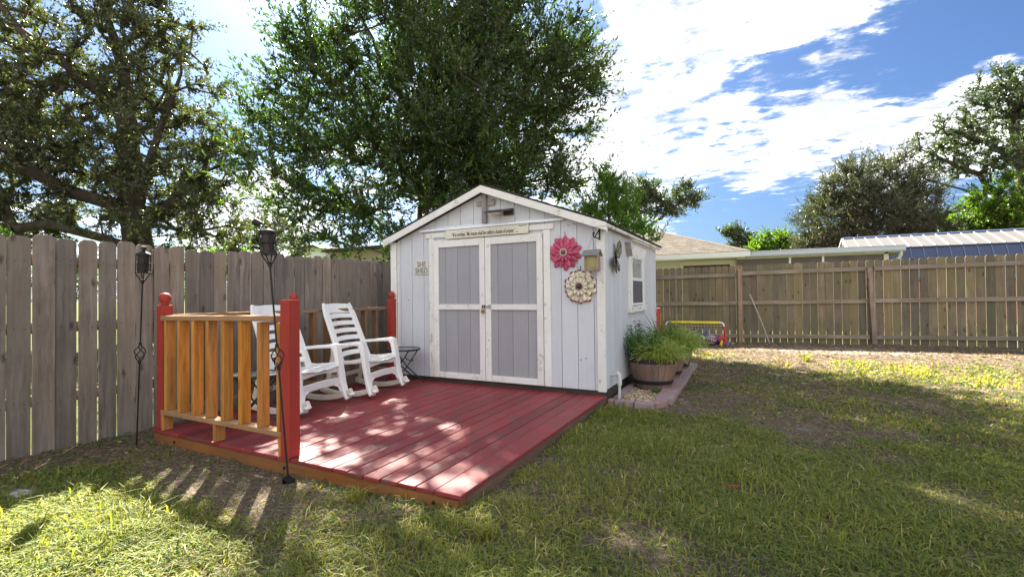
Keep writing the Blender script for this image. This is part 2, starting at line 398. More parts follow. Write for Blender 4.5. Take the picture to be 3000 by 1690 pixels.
M['leaf_bright'] = leafy('bright_citrus_leaf', [(0.0, (0.040, 0.075, 0.010)), (0.5, (0.095, 0.155, 0.020)), (1.0, (0.20, 0.26, 0.035))], 0.4, 0.32, 0.5)
M['leaf_young'] = leafy('young_green_leaf', [(0.0, (0.049, 0.105, 0.014)), (0.5, (0.105, 0.203, 0.025)), (1.0, (0.210, 0.308, 0.042))], 0.45, 0.4, 0.8)
M['leaf_flower'] = leafy('planter_green_leaf', [(0.0, (0.031, 0.077, 0.017)), (0.5, (0.070, 0.154, 0.031)), (1.0, (0.154, 0.266, 0.063))], 0.3, 0.5, 3.0)
M['leaf_lime'] = leafy('lime_succulent_stem', [(0.0, (0.125, 0.188, 0.031)), (0.5, (0.275, 0.338, 0.069)), (1.0, (0.450, 0.475, 0.125))], 0.3, 0.5, 3.0)
M['leaf_strap'] = leafy('strap_grass_leaf', [(0.0, (0.06, 0.10, 0.02)), (0.5, (0.13, 0.18, 0.045)), (1.0, (0.26, 0.27, 0.09))], 0.3, 0.5, 3.0)
M['petal_magenta'] = leafy('magenta_petal', [(0.0, (0.30, 0.02, 0.22)), (1.0, (0.50, 0.05, 0.36))], 0.3, 0.5, 3.0, tcol=(1, 1, 1))
M['grass'] = leafy('lawn_blade', [(0.0, (0.092, 0.128, 0.046)), (0.35, (0.185, 0.228, 0.060)), (0.62, (0.285, 0.290, 0.055)), (0.82, (0.38, 0.35, 0.12)), (1.0, (0.54, 0.45, 0.25))], 0.42, 0.6, 0.9, tcol=(1.6, 1.5, 0.30), spec=0.2)
M['weed'] = leafy('ground_weed_leaf', [(0.0, (0.042, 0.085, 0.024)), (0.5, (0.085, 0.150, 0.038)), (1.0, (0.16, 0.22, 0.06))], 0.3, 0.6, 1.2, spec=0.2)
M['litter'] = leafy('dry_litter', [(0.0, (0.10, 0.06, 0.035)), (0.5, (0.22, 0.15, 0.09)), (1.0, (0.40, 0.30, 0.19))], 0.1, 0.8, 1.0)

def ground_mat():
    m, nt, bs, _ = new_mat('lawn_soil')
    g = nd(nt, 'ShaderNodeNewGeometry')
    v = g.outputs['Position']
    fine = noise(nt, v, 38, 8, 0.75)
    mid = noise(nt, v, 4.5, 6, 0.7)
    big = noise(nt, v, 0.55, 4, 0.6)
    dirt = ramp(nt, fine, [(0.30, (0.045, 0.034, 0.026)), (0.52, (0.135, 0.105, 0.080)), (0.72, (0.32, 0.26, 0.20))])
    sand = ramp(nt, fine, [(0.3, (0.15, 0.125, 0.11)), (0.7, (0.36, 0.32, 0.29))])
    at = nd(nt, 'ShaderNodeAttribute', attribute_name='sand')
    sf = nd(nt, 'ShaderNodeMath', operation='MULTIPLY_ADD'); lk(nt, mid, sf.inputs[0]); sf.inputs[1].default_value = 1.1; lk(nt, at.outputs['Fac'], sf.inputs[2])
    c = mix(nt, ramp_fac(nt, sf.outputs[0], 0.92, 1.10, 0.0, 0.9), dirt, sand)
    far = nd(nt, 'ShaderNodeAttribute', attribute_name='far')
    gr = ramp(nt, noise(nt, v, 9, 8, 0.75), [(0.3, (0.035, 0.045, 0.012)), (0.55, (0.085, 0.098, 0.025)), (0.8, (0.16, 0.165, 0.055))])
    c = mix(nt, far.outputs['Fac'], c, gr)
    lk(nt, c, bs.inputs['Base Color'])
    bs.inputs['Roughness'].default_value = 1.0
    bs.inputs['Specular IOR Level'].default_value = 0.1
    bump(nt, bs, fine, 0.9, 0.02)
    return m
M['ground'] = ground_mat()

def gravel_mat():
    m, nt, bs, _ = new_mat('river_pebble')
    at = nd(nt, 'ShaderNodeAttribute', attribute_name='tint')
    c = ramp(nt, at.outputs['Fac'], [(0.0, (0.16, 0.09, 0.045)), (0.3, (0.34, 0.24, 0.14)), (0.6, (0.48, 0.40, 0.28)), (0.85, (0.60, 0.55, 0.46)), (1.0, (0.36, 0.17, 0.07))])
    lk(nt, c, bs.inputs['Base Color']); bs.inputs['Roughness'].default_value = 0.55
    return m
M['gravel'] = gravel_mat()
def glass_mat(name, col=(0.05, 0.06, 0.065), rough=0.05):
    m, nt, bs, _ = new_mat(name)
    v = coords(nt)
    lk(nt, ramp(nt, noise(nt, v, 2.0), [(0.3, col), (0.8, tuple(x * 1.3 for x in col))]), bs.inputs['Base Color'])
    bs.inputs['Roughness'].default_value = rough
    bs.inputs['Transmission Weight'].default_value = 0.75
    bs.inputs['IOR'].default_value = 1.45
    return m
M['glass'] = glass_mat('window_glass', (0.75, 0.80, 0.82))
M['table_glass'] = glass_mat('rippled_table_glass', (0.45, 0.55, 0.53), 0.12)
M['acrylic'] = glass_mat('yellowed_acrylic', (0.75, 0.66, 0.30), 0.3)
M['insect_screen'] = simple('insect_screen', (0.10, 0.095, 0.11), 0.6, var=0.1)

# ------------------------------------------------------------------ object helpers
ORIG = {}
def tag(o, label=None, cat=None, group=None, kind=None):
    if label: o['label'] = label
    if cat: o['category'] = cat
    if group: o['group'] = group
    if kind: o['kind'] = kind
    return o
def empty(name, loc, label, cat, group=None):
    o = bpy.data.objects.new(name, None)
    o.empty_display_size = 0.1
    o.location = loc
    COL.objects.link(o)
    ORIG[o] = Vector(loc)
    return tag(o, label, cat, group)

class MB:
    """Collects geometry in world coordinates and links it as one mesh object."""
    def __init__(s): s.v = []; s.f = []; s.mi = []; s.cur = 0
    def add(s, vs, fs):
        b = len(s.v); s.v.extend([tuple(x) for x in vs])
        for f in fs: s.f.append([b + i for i in f]); s.mi.append(s.cur)
        return s
    def box(s, x0, x1, y0, y1, z0, z1, c=0.0, rot=None, piv=None):
        cx, cy, cz = (x0 + x1) / 2, (y0 + y1) / 2, (z0 + z1) / 2
        return s.cbox((cx, cy, cz), ((x1 - x0) / 2, (y1 - y0) / 2, (z1 - z0) / 2), c, rot, piv)
    def cbox(s, cen, h, c=0.0, rot=None, piv=None):
        cen = Vector(cen)
        if c <= 0:
            vs = [Vector((sx * h[0], sy * h[1], sz * h[2])) for sx in (-1, 1) for sy in (-1, 1) for sz in (-1, 1)]
            fs = [(0, 1, 3, 2), (4, 6, 7, 5), (0, 4, 5, 1), (2, 3, 7, 6), (0, 2, 6, 4), (1, 5, 7, 3)]
        else:
            c = min(c, min(h) * 0.8)
            vs = []; idx = {}
            for sx in (-1, 1):
                for sy in (-1, 1):
                    for sz in (-1, 1):
                        for ax in range(3):
                            p = [sx * h[0], sy * h[1], sz * h[2]]
                            sg = (sx, sy, sz)
                            for k in range(3):
                                if k != ax: p[k] -= sg[k] * c
                            idx[(sx, sy, sz, ax)] = len(vs); vs.append(Vector(p))
            fs = []
            for ax in range(3):
                o1, o2 = [k for k in range(3) if k != ax]
                for sg in (-1, 1):
                    q = []
                    for a, b in ((-1, -1), (1, -1), (1, 1), (-1, 1)):
                        t = [0, 0, 0]; t[ax] = sg; t[o1] = a; t[o2] = b
                        q.append(idx[(t[0], t[1], t[2], ax)])
                    fs.append(q)
                for a in (-1, 1):
                    for b in (-1, 1):
                        t1 = [0, 0, 0]; t1[o1] = a; t1[o2] = b; t1[ax] = -1
                        t2 = list(t1); t2[ax] = 1
                        fs.append([idx[(*t1, o1)], idx[(*t2, o1)], idx[(*t2, o2)], idx[(*t1, o2)]])
            for sx in (-1, 1):
                for sy in (-1, 1):
                    for sz in (-1, 1):
                        fs.append([idx[(sx, sy, sz, 0)], idx[(sx, sy, sz, 1)], idx[(sx, sy, sz, 2)]])
        if rot is not None:
            if piv is None: vs = [rot @ v + cen for v in vs]
            else:
                pv = Vector(piv); vs = [rot @ (v + cen - pv) + pv for v in vs]
        else: vs = [v + cen for v in vs]
        return s.add(vs, fs)
    def prism(s, poly, a, b, plane='xz'):
        """poly of 2D points extruded from a to b along the remaining axis."""
        n = len(poly)
        def P(p, t):
            if plane == 'xz': return (p[0], t, p[1])
            if plane == 'yz': return (t, p[0], p[1])
            return (p[0], p[1], t)
        vs = [P(p, a) for p in poly] + [P(p, b) for p in poly]
        fs = [list(range(n))[::-1], [n + i for i in range(n)]] + [[i, (i + 1) % n, n + (i + 1) % n, n + i] for i in range(n)]
        return s.add(vs, fs)
    def tube(s, pts, r, n=8, cap=True):
        pts = [Vector(p) for p in pts]
        rs = r if isinstance(r, (list, tuple)) else [r] * len(pts)
        vs = []; fs = []
        ref = None
        for i, p in enumerate(pts):
            t = (pts[min(i + 1, len(pts) - 1)] - pts[max(i - 1, 0)]).normalized()
            if ref is None:
                ref = t.orthogonal().normalized()
            else:
                ref = (ref - t * ref.dot(t))
                ref = ref.normalized() if ref.length > 1e-5 else t.orthogonal().normalized()
            bi = t.cross(ref)
            for k in range(n):
                a = 2 * math.pi * k / n
                vs.append(p + (ref * math.cos(a) + bi * math.sin(a)) * rs[i])
        for i in range(len(pts) - 1):
            for k in range(n):
                fs.append([i * n + k, i * n + (k + 1) % n, (i + 1) * n + (k + 1) % n, (i + 1) * n + k])
        if cap:
            fs.append(list(range(n))[::-1]); fs.append([(len(pts) - 1) * n + k for k in range(n)])
        return s.add(vs, fs)
    def sweep(s, pts, side, w, t, c=0.25):
        """Flat strip with rounded edges: w along side, t across, following pts."""
        pts = [Vector(p) for p in pts]; side = Vector(side).normalized()
        ws = w if isinstance(w, (list, tuple)) else [w] * len(pts)
        ts = t if isinstance(t, (list, tuple)) else [t] * len(pts)
        vs = []; fs = []; n = 8
        for i, p in enumerate(pts):
            tg = (pts[min(i + 1, len(pts) - 1)] - pts[max(i - 1, 0)]).normalized()
            nn = tg.cross(side).normalized(); sd_ = nn.cross(tg).normalized()
            W = ws[i] / 2; T = ts[i] / 2; cc = min(W, T) * c * 2
            for a, b in ((W - cc, T), (W, T - cc), (W, -T + cc), (W - cc, -T), (-W + cc, -T), (-W, -T + cc), (-W, T - cc), (-W + cc, T)):
                vs.append(p + sd_ * a + nn * b)
        for i in range(len(pts) - 1):
            for k in range(n):
                fs.append([i * n + k, (i + 1) * n + k, (i + 1) * n + (k + 1) % n, i * n + (k + 1) % n])
        fs.append(list(range(n))); fs.append([(len(pts) - 1) * n + k for k in range(n)][::-1])
        return s.add(vs, fs)
    def lathe(s, prof, cen, n=16, axis='z', capends=True):
        cen = Vector(cen); vs = []; fs = []
        for r_, h_ in prof:
            for k in range(n):
                a = 2 * math.pi * k / n
                if axis == 'z': q = Vector((r_ * math.cos(a), r_ * math.sin(a), h_))
                elif axis == 'y': q = Vector((r_ * math.cos(a), h_, r_ * math.sin(a)))
                else: q = Vector((h_, r_ * math.cos(a), r_ * math.sin(a)))
                vs.append(cen + q)
        m = len(prof)
        for i in range(m - 1):
            for k in range(n):
                fs.append([i * n + k, i * n + (k + 1) % n, (i + 1) * n + (k + 1) % n, (i + 1) * n + k])
        if capends:
            fs.append(list(range(n))[::-1]); fs.append([(m - 1) * n + k for k in range(n)])
        return s.add(vs, fs)
    def sphere(s, cen, r, nu=16, nv=10, sq=(1, 1, 1)):
        prof = [(max(1e-4, math.sin(math.pi * i / nv)) * r, -math.cos(math.pi * i / nv) * r) for i in range(nv + 1)]
        b = len(s.v); s.lathe(prof, (0, 0, 0), nu)
        for i in range(b, len(s.v)):
            v = s.v[i]; s.v[i] = (v[0] * sq[0] + cen[0], v[1] * sq[1] + cen[1], v[2] * sq[2] + cen[2])
        return s
    def build(s, name, mat, parent=None, smooth=False, label=None, rot=None):
        org = ORIG[parent] if parent is not None else Vector((0, 0, 0))
        me = bpy.data.meshes.new(name)
        me.from_pydata([(x - org.x, y - org.y, z - org.z) for x, y, z in s.v], [], s.f)
        mats = mat if isinstance(mat, (list, tuple)) else [mat]
        for mm in mats: me.materials.append(mm)
        if len(mats) > 1: me.polygons.foreach_set('material_index', s.mi)
        bm = bmesh.new(); bm.from_mesh(me)
        bmesh.ops.recalc_face_normals(bm, faces=bm.faces)
        bm.to_mesh(me); bm.free()
        if smooth:
            me.polygons.foreach_set('use_smooth', [True] * len(me.polygons))
            if smooth != 'all': me.set_sharp_from_angle(angle=R(42))
        me.update()
        o = bpy.data.objects.new(name, me)
        if parent is not None: o.parent = parent
        COL.objects.link(o)
        ORIG[o] = org.copy()
        if label: o['label'] = label
        return o

def place_mesh(me, name, parent, world_loc, rot=(0, 0, 0), scl=(1, 1, 1)):
    """An object that shares mesh data, set at a world position under its thing."""
    o = bpy.data.objects.new(name, me)
    o.parent = parent
    o.location = Vector(world_loc) - ORIG[parent]
    o.rotation_euler = rot
    o.scale = scl
    COL.objects.link(o)
    ORIG[o] = Vector(world_loc)
    return o
def mesh_only(mb, name, mat, smooth=False):
    o = mb.build(name, mat, None, smooth)
    me = o.data
    COL.objects.unlink(o); del ORIG[o]
    bpy.data.objects.remove(o)
    return me
def copy_tree(o, parent=None, loc=None):
    c = o.copy(); COL.objects.link(c); ORIG[c] = ORIG.get(o, Vector()).copy()
    if parent is not None: c.parent = parent
    if loc is not None: c.location = loc
    for ch in list(o.children): copy_tree(ch, c)
    return c

def np_mesh(name, V, F, mat, parent=None, tint=None, smooth=False, extra=None, loc=None):
    """Fast mesh from arrays; F is (m,3) or (m,4)."""
    org = np.array(ORIG[parent]) if parent is not None else np.zeros(3)
    if loc is not None: org = np.array(loc)
    me = bpy.data.meshes.new(name)
    V = np.asarray(V, dtype=np.float32) - org.astype(np.float32)
    F = np.asarray(F, dtype=np.int32)
    k = F.shape[1]
    me.vertices.add(len(V)); me.vertices.foreach_set('co', V.ravel())
    me.loops.add(F.size); me.loops.foreach_set('vertex_index', F.ravel())
    me.polygons.add(len(F))
    me.polygons.foreach_set('loop_start', np.arange(0, F.size, k, dtype=np.int32))
    me.polygons.foreach_set('loop_total', np.full(len(F), k, dtype=np.int32))
    me.polygons.foreach_set('use_smooth', np.full(len(F), bool(smooth)))
    for mm in (mat if isinstance(mat, (list, tuple)) else [mat]): me.materials.append(mm)
    me.update(calc_edges=True)
    if tint is not None:
        a = me.attributes.new('tint', 'FLOAT', 'POINT'); a.data.foreach_set('value', np.asarray(tint, dtype=np.float32))
    for nm, arr in (extra or {}).items():
        a = me.attributes.new(nm, 'FLOAT', 'POINT'); a.data.foreach_set('value', np.asarray(arr, dtype=np.float32))
    o = bpy.data.objects.new(name, me)
    if parent is not None: o.parent = parent
    elif loc is not None: o.location = loc
    COL.objects.link(o)
    ORIG[o] = Vector(org.tolist())
    return o

def smoothstep(a, b, x):
    t = np.clip((np.asarray(x, dtype=float) - a) / (b - a), 0, 1)
    return t * t * (3 - 2 * t)
_rs = np.random.RandomState(5)
_GR = _rs.rand(64, 64)
def vnoise(x, y, s):
    x = np.asarray(x) * s; y = np.asarray(y) * s
    xi = np.floor(x).astype(int); yi = np.floor(y).astype(int); fx = x - xi; fy = y - yi
    fx = fx * fx * (3 - 2 * fx); fy = fy * fy * (3 - 2 * fy)
    g = lambda i, j: _GR[i % 64, j % 64]
    return (g(xi, yi) * (1 - fx) * (1 - fy) + g(xi + 1, yi) * fx * (1 - fy) + g(xi, yi + 1) * (1 - fx) * fy + g(xi + 1, yi + 1) * fx * fy)
def gz(x, y):
    x = np.asarray(x, dtype=float); y = np.asarray(y, dtype=float)
    rise = 0.12 * smoothstep(7.0, 12.0, y) * (1 + 0.35 * smoothstep(-2, 5, x))
    near = smoothstep(30, 12, np.hypot(x, y))
    return rise + near * (0.030 * (vnoise(x, y, 1.3) - 0.5) + 0.014 * (vnoise(x + 9, y, 4.1) - 0.5))
def gzf(x, y): return float(gz(x, y))

# ================================================================== GROUND
def axis_lines(lo, hi, step, far):
    a = list(np.arange(lo, hi + 1e-6, step))
    d = step * 1.6; x = hi
    while x < far: x += d; d *= 1.35; a.append(min(x, far))
    d = step * 1.6; x = lo; b = []
    while x > -far: x -= d; d *= 1.35; b.append(max(x, -far))
    return np.array(sorted(set(b)) + a)
xs = axis_lines(-6.0, 8.0, 0.10, 400.0); ys = axis_lines(-1.0, 13.0, 0.10, 400.0)
GX, GY = np.meshgrid(xs, ys)
def inner_lawn(x, y):
    """1 inside the fenced yard, 0 on the neighbours' grass."""
    return smoothstep(-5.45, -5.25, x) * smoothstep(12.5, 12.2, y - 0.06 * np.maximum(x, -5))
def sand_amt(x, y):
    s = 0.14 * smoothstep(8.3, 10.6, y) * smoothstep(12.6, 11.6, y) * smoothstep(-1.5, 0.6, x)
    s = s + 0.52 * np.exp(-(((x - 1.1) / 1.5) ** 2 + ((y - 10.9) / 0.5) ** 2))
    s = s + 0.32 * np.exp(-(((x + 0.72) / 0.20) ** 2 + ((y - 5.6) / 0.7) ** 2))
    s = s + 0.30 * np.exp(-(((x - 0.35) / 0.5) ** 2 + ((y - 5.1) / 0.28) ** 2))
    s = s + 0.34 * np.exp(-(((x + 4.25) / 0.30) ** 2 + ((y - 1.30) / 0.12) ** 2)) * 1.4
    return s + 0.12
V = np.stack([GX.ravel(), GY.ravel(), gz(GX, GY).ravel()], 1)
nx, ny = len(xs), len(ys)
ii, jj = np.meshgrid(np.arange(nx - 1), np.arange(ny - 1))
b0 = (jj * nx + ii).ravel()
F = np.stack([b0, b0 + 1, b0 + nx + 1, b0 + nx], 1)
g = np_mesh('ground', V, F, M['ground'], smooth=True,
            extra={'sand': sand_amt(V[:, 0], V[:, 1]), 'far': 1 - inner_lawn(V[:, 0], V[:, 1])})
tag(g, kind='structure')

# ================================================================== SHED
SX0, SX1, SY0, SY1 = -4.58, -1.535, 5.23, 8.41
ZB, ZE, ZA = 0.165, 2.02, 2.585        # siding bottom, wall top at the corner, gable apex
XM = (SX0 + SX1) / 2
shed = empty('garden_shed', (XM, (SY0 + SY1) / 2, 0), 'pale grey-white wooden garden shed with gabled roof and grey double doors behind the red deck', 'shed')
def roof_z(x): return ZE + (ZA - ZE) * (1 - abs(x - XM) / ((SX1 - SX0) / 2))
MB().box(SX0 + .03, SX1 - .03, SY0 + .02, SY1 - .02, 0.0, ZB - 0.004).build('floor_skid', M['skid'], shed)
# dark inner walls behind the siding joints
mb = MB()
mb.prism([(SX0 + .02, ZB), (SX1 - .02, ZB), (SX1 - .02, ZE - .02), (XM, ZA - .03), (SX0 + .02, ZE - .02)], SY0 + 0.002, SY0 + 0.03)
mb.prism([(SX0 + .02, ZB), (SX1 - .02, ZB), (SX1 - .02, ZE - .02), (XM, ZA - .03), (SX0 + .02, ZE - .02)], SY1 - 0.03, SY1 - 0.002)
mb.box(SX0 + .002, SX0 + .02, SY0 + .03, SY1 - .03, ZB, ZE - .03); mb.box(SX1 - .02, SX1 - .002, SY0 + .03, SY1 - .03, ZB, ZE - .03)
mb.build('wall_core', M['groove'], shed)
gro = [SX0 + 0.085, -4.44, -4.238, -4.035, -3.832, -3.632, -3.433, -3.231, -3.029, -2.831, -2.635, -2.433, -2.235, -2.03, -1.831, -1.636, SX1 - 0.04]
for a, b in zip(gro[:-1], gro[1:]):
    a += .0032; b -= .0032
    poly = [(a, ZB), (b, ZB), (b, roof_z(b) - .02)] + ([(XM, roof_z(XM) - .02)] if a < XM < b else []) + [(a, roof_z(a) - .02)]
    MB().prism(poly, SY0 - 0.010, SY0 + 0.002).build('siding_board', M['siding'], shed)
sg = list(np.arange(SY0 + 0.03, SY1 - 0.05, 0.2045)) + [SY1 - 0.02]
for a, b in zip(sg[:-1], sg[1:]):
    MB().box(SX1 - 0.002, SX1 + 0.010, a + .0032, b - .0032, ZB, ZE - .01).build('siding_board', M['siding_y'], shed)
# the other two walls
for a, b in zip(sg[:-1], sg[1:]):
    MB().box(SX0 - 0.010, SX0 + 0.002, a + .0032, b - .0032, ZB, ZE - .01).build('siding_board', M['siding_y'], shed)
for a, b in zip(gro[:-1], gro[1:]):
    a += .0032; b -= .0032
    poly = [(a, ZB), (b, ZB), (b, roof_z(b) - .02)] + ([(XM, roof_z(XM) - .02)] if a < XM < b else []) + [(a, roof_z(a) - .02)]
    MB().prism(poly, SY1 - 0.002, SY1 + 0.010).build('siding_board', M['siding'], shed)
# corner boards
MB().box(SX1 - 0.062, SX1 + 0.030, SY0 - 0.030, SY0 - 0.0105, ZB - 0.01, ZE + .01, .003).build('corner_board', M['trim'], shed, label='peeling cream corner board at the right front corner')
MB().box(SX1 + 0.0105, SX1 + 0.030, SY0 - 0.0095, SY0 + 0.012, ZB - 0.01, ZE - .01, .002).build('corner_board', M['trim'], shed)
MB().box(SX0 - 0.030, SX0 + 0.075, SY0 - 0.030, SY0 - 0.0105, ZB - 0.01, ZE - .01, .003).build('corner_board', M['trim'], shed)
MB().box(SX0 + 0.085, SX0 + 0.105, SY0 - 0.022, SY0 - 0.0105, ZB, ZE - .01, .002).build('corner_strip', M['trim'], shed)
# roof: two decks, shingle layers, rake boards, eave fascias
OV = 0.085; RF = SY0 - 0.10; RB = SY1 + 0.12
sl = (ZA - ZE) / ((SX1 - SX0) / 2); al = math.atan(sl)
XE0, XE1 = SX0 - OV, SX1 + OV
def rz(x): return ZA + 0.055 - abs(x - XM) * sl
for sgn, xe in ((-1, XE0), (1, XE1)):
    x0, x1 = (xe, XM) if sgn < 0 else (XM, xe)
    t = 0.014
    MB().prism([(x0, rz(x0)), (x1, rz(x1)), (x1, rz(x1) + t), (x0, rz(x0) + t)], RF - .005, RB).build('roof_deck', M['skid'], shed)
    # shingle courses, each lapping the one below
    n = 13; mbs = MB()
    for i in range(n):
        u0 = i / n; u1 = min(1.0, (i + 1) / n + 0.03)
        xa = XM + (xe - XM) * u0; xb = XM + (xe - XM) * u1
        if i == n - 1: xb = xe + sgn * 0.018
        za, zb = rz(xa) + t + .001, rz(xb) + t + .010
        y = RF - 0.018
        while y < RB:
            wd = rnd.uniform(.28, .34); y2 = min(y + wd, RB + .01)
            dz = rnd.uniform(0, .004); dy = rnd.uniform(0, .012) if y < RF else 0
            mbs.add([(xa, y - dy, za + dz), (xb, y - dy, zb + dz), (xb, y2 - .004, zb + dz), (xa, y2 - .004, za + dz),
                     (xa, y - dy, za - .001), (xb, y - dy, zb - .009), (xb, y2 - .004, zb - .009), (xa, y2 - .004, za - .001)],
                    [(0, 1, 2, 3), (7, 6, 5, 4), (0, 4, 5, 1), (1, 5, 6, 2), (2, 6, 7, 3), (3, 7, 4, 0)])
            y = y2
    o = mbs.build('shingles', M['shingle_dark'], shed); o['kind'] = 'stuff'
    # rake board
    th = 0.092
    MB().prism([(x0, rz(x0) - .002 - (0 if sgn < 0 else 0)), (x1, rz(x1) - .002), (x1, rz(x1) - th), (x0, rz(x0) - th)], RF - .022, RF - .002).build('rake_board', M['trim_x'], shed)
    MB().prism([(x0 + (.03 if sgn < 0 else 0), rz(x0 + (.03 if sgn < 0 else 0)) - .003), (x1 - (.03 if sgn > 0 else 0), rz(x1 - (.03 if sgn > 0 else 0)) - .003), (x1 - (.03 if sgn > 0 else 0), rz(x1 - (.03 if sgn > 0 else 0)) - .03), (x0 + (.03 if sgn < 0 else 0), rz(x0 + (.03 if sgn < 0 else 0)) - .03)], RF, SY0 - .012).build('soffit', M['trim_y'], shed)
    # eave return block under the rake end and fascia along the side
    xb0, xb1 = (xe, xe + .125) if sgn < 0 else (xe - .15, xe)
    MB().prism([(xb0, rz(xb0) - .001), (xb1, rz(xb1) - .001), (xb1, ZE - .015), (xb0, ZE - .015)], RF - .030, RF - .0225).build('eave_return', M['trim_x'], shed)
    MB().prism([(xb0 + .01, ZE - .014), (xb1 - .01, ZE - .014), (xb1 - .01, rz(xb1) - .1), (xb0 + .01, rz(xb0) - .035)], RF - .0015, SY0 - .031).build('eave_return_core', M['trim_y'], shed)
    xf = xe if sgn < 0 else xe - .02
    MB().box(xf, xf + .02, RF - .001, RB - .02, ZE - .015, rz(xe) - .004, .002).build('eave_fascia', M['trim_y'], shed)
    xi0, xi1 = (xe + .0205, SX0 - .031) if sgn < 0 else (SX1 + .031, xe - .0205)
    MB().box(xi0, xi1, SY0 + .02, RB - .03, ZE - .010, ZE - .002).build('eave_soffit', M['trim_y'], shed)

# ---- doors
DX0, DX1, DZ0, DZ1 = -3.855, -2.25, 0.172, 1.99
DM = -3.052
def door(x0, x1, grooves, hinge_side):
    d = empty('door', (x0, SY0 - .02, DZ0), None, None)
    d.parent = shed; d.location = Vector((x0, SY0 - .02, DZ0)) - ORIG[shed]
    yb = SY0 - 0.0105
    ed = [x0 + .01] + grooves + [x1 - .01]
    for a, b in zip(ed[:-1], ed[1:]):
        MB().box(a + .0022, b - .0022, yb - .012, yb, DZ0 + .01, DZ1 - .01).build('door_board', M['door_panel'], d)
    s = .078 if hinge_side else .078
    MB().box(x0, x0 + s, yb - .034, yb - .0125, DZ0, DZ1, .003).build('door_stile', M['trim'], d)
    MB().box(x1 - s, x1, yb - .034, yb - .0125, DZ0, DZ1, .003).build('door_stile', M['trim'], d)
    for z0, z1 in ((DZ0, DZ0 + .075), (1.105 - .035, 1.105 + .035), (DZ1 - .095, DZ1)):
        MB().box(x0 + s + .001, x1 - s - .001, yb - .0325, yb - .0125, z0, z1, .003).build('door_rail', M['trim_x'], d)
    return d
dl = door(DX0 + .006, DM - .004, [-3.666, -3.476, -3.284], True)
dr = door(DM + .004, DX1 - .006, [-2.874, -2.669, -2.457], False)
MB().box(DM - .003, DM + .003, SY0 - .016, SY0 - .011, DZ0, DZ1).build('door_gap', M['dark'], shed)
MB().box(DX0 - .082, DX0 - .002, SY0 - .030, SY0 - .0105, ZB + .003, 2.028, .003).build('door_casing', M['trim'], shed)
MB().box(DX1 + .002, DX1 + .088, SY0 - .030, SY0 - .0105, ZB + .003, 2.028, .003).build('door_casing', M['trim'], shed)
MB().box(-3.985, -2.115, SY0 - .032, SY0 - .0105, 2.030, 2.098, .003).build('door_head', M['trim_x'], shed)
# hasp and staple on the doors
hp = MB().box(DM + .005, DM + .085, SY0 - .052, SY0 - .0455, 1.095, 1.125, .002).box(DM + .055, DM + .09, SY0 - .055, SY0 - .0525, 1.085, 1.135, .001)
hp.build('hasp', M['steel'], shed)
MB().box(DM - .045, DM + .012, SY0 - .051, SY0 - .0455, 1.09, 1.13, .002).build('hasp_plate', M['rust_iron'], shed)
lockt = empty('padlock', (DM - .018, SY0 - .07, 1.04), 'small brass padlock hanging from the hasp between the grey doors', 'padlock')
MB().box(DM - .042, DM + .006, SY0 - .078, SY0 - .058, 1.030, 1.072, .004).build('lock_body', M['brass'], lockt)
MB().tube([(DM - .034, SY0 - .068, 1.070), (DM - .034, SY0 - .068, 1.098), (DM - .028, SY0 - .068, 1.110), (DM - .018, SY0 - .068, 1.115), (DM - .008, SY0 - .068, 1.110), (DM - .002, SY0 - .068, 1.098), (DM - .002, SY0 - .068, 1.070)], .004, 8).build('shackle', M['steel'], lockt, True)
# white metal drip strip across the gable
mb = MB()
mb.prism([(SY0 - .0105, 2.172), (SY0 - .016, 2.172), (SY0 - .045, 2.148), (SY0 - .048, 2.122), (SY0 - .045, 2.122), (SY0 - .042, 2.146), (SY0 - .013, 2.166), (SY0 - .0105, 2.166)], -4.08, -1.985, 'yz')
mb.build('drip_strip', M['aluminium'], shed)
for x in (-3.92, -3.5, -3.23, -2.99, -2.63, -2.2):
    MB().lathe([(.006, 0), (.005, -.004)], (x, SY0 - .018, 2.168), 8, 'y').build('nail_head', M['rust_iron'], shed)
# electric-looking nail spots on the siding
for x, z in ((-1.94, 2.06), (-1.86, 2.07), (-1.98, 1.29), (-1.74, .52), (-1.80, .50), (-4.30, 1.2)):
    MB().lathe([(.007, 0), (.005, -.003)], (x, SY0 - .0102, z), 8, 'y').build('nail_head', M['rust_iron'], shed)

# ---- side window
WX = SX1 + 0.0105
win = empty('window', (WX, 6.86, 1.45), None, None); win.parent = shed; win.location = Vector((WX, 6.86, 1.45)) - ORIG[shed]
wy0, wy1, wz0, wz1 = 6.50, 7.22, 1.095, 1.775
for nm, a, b, c_, d_ in (('window_casing', 6.375, wy0, 1.085, wz1), ('window_casing', wy1, 7.345, 1.085, wz1)):
    MB().box(WX, WX + .022, a, b - .001, c_, d_, .003).build(nm, M['trim'], win)
mb = MB().prism([(6.36, wz1 + .001), (7.36, wz1 + .001), (7.47, 1.925), (6.25, 1.925)], WX, WX + .030, 'yz')
mb.build('window_head', M['trim_y'], win)
MB().prism([(6.33, wz1 - .02), (6.355, wz1 - .02), (6.245, 1.935), (6.22, 1.935)], WX, WX + .075, 'yz').build('head_end_slat', M['grey_wood'], win)
MB().box(WX, WX + .045, 6.345, 7.365, 1.0, 1.084, .004).build('window_sill', M['trim_y'], win)
for a, b, c_, d_ in ((wy0, wy0 + .035, wz0, wz1), (wy1 - .035, wy1, wz0, wz1), (wy0 + .036, wy1 - .036, wz0, wz0 + .03), (wy0 + .036, wy1 - .036, wz1 - .03, wz1), (wy0 + .036, wy1 - .036, 1.435, 1.475)):
    MB().box(WX + .001, WX + .030, a, b, c_, d_, .002).build('sash_frame', M['white_tube'], win)
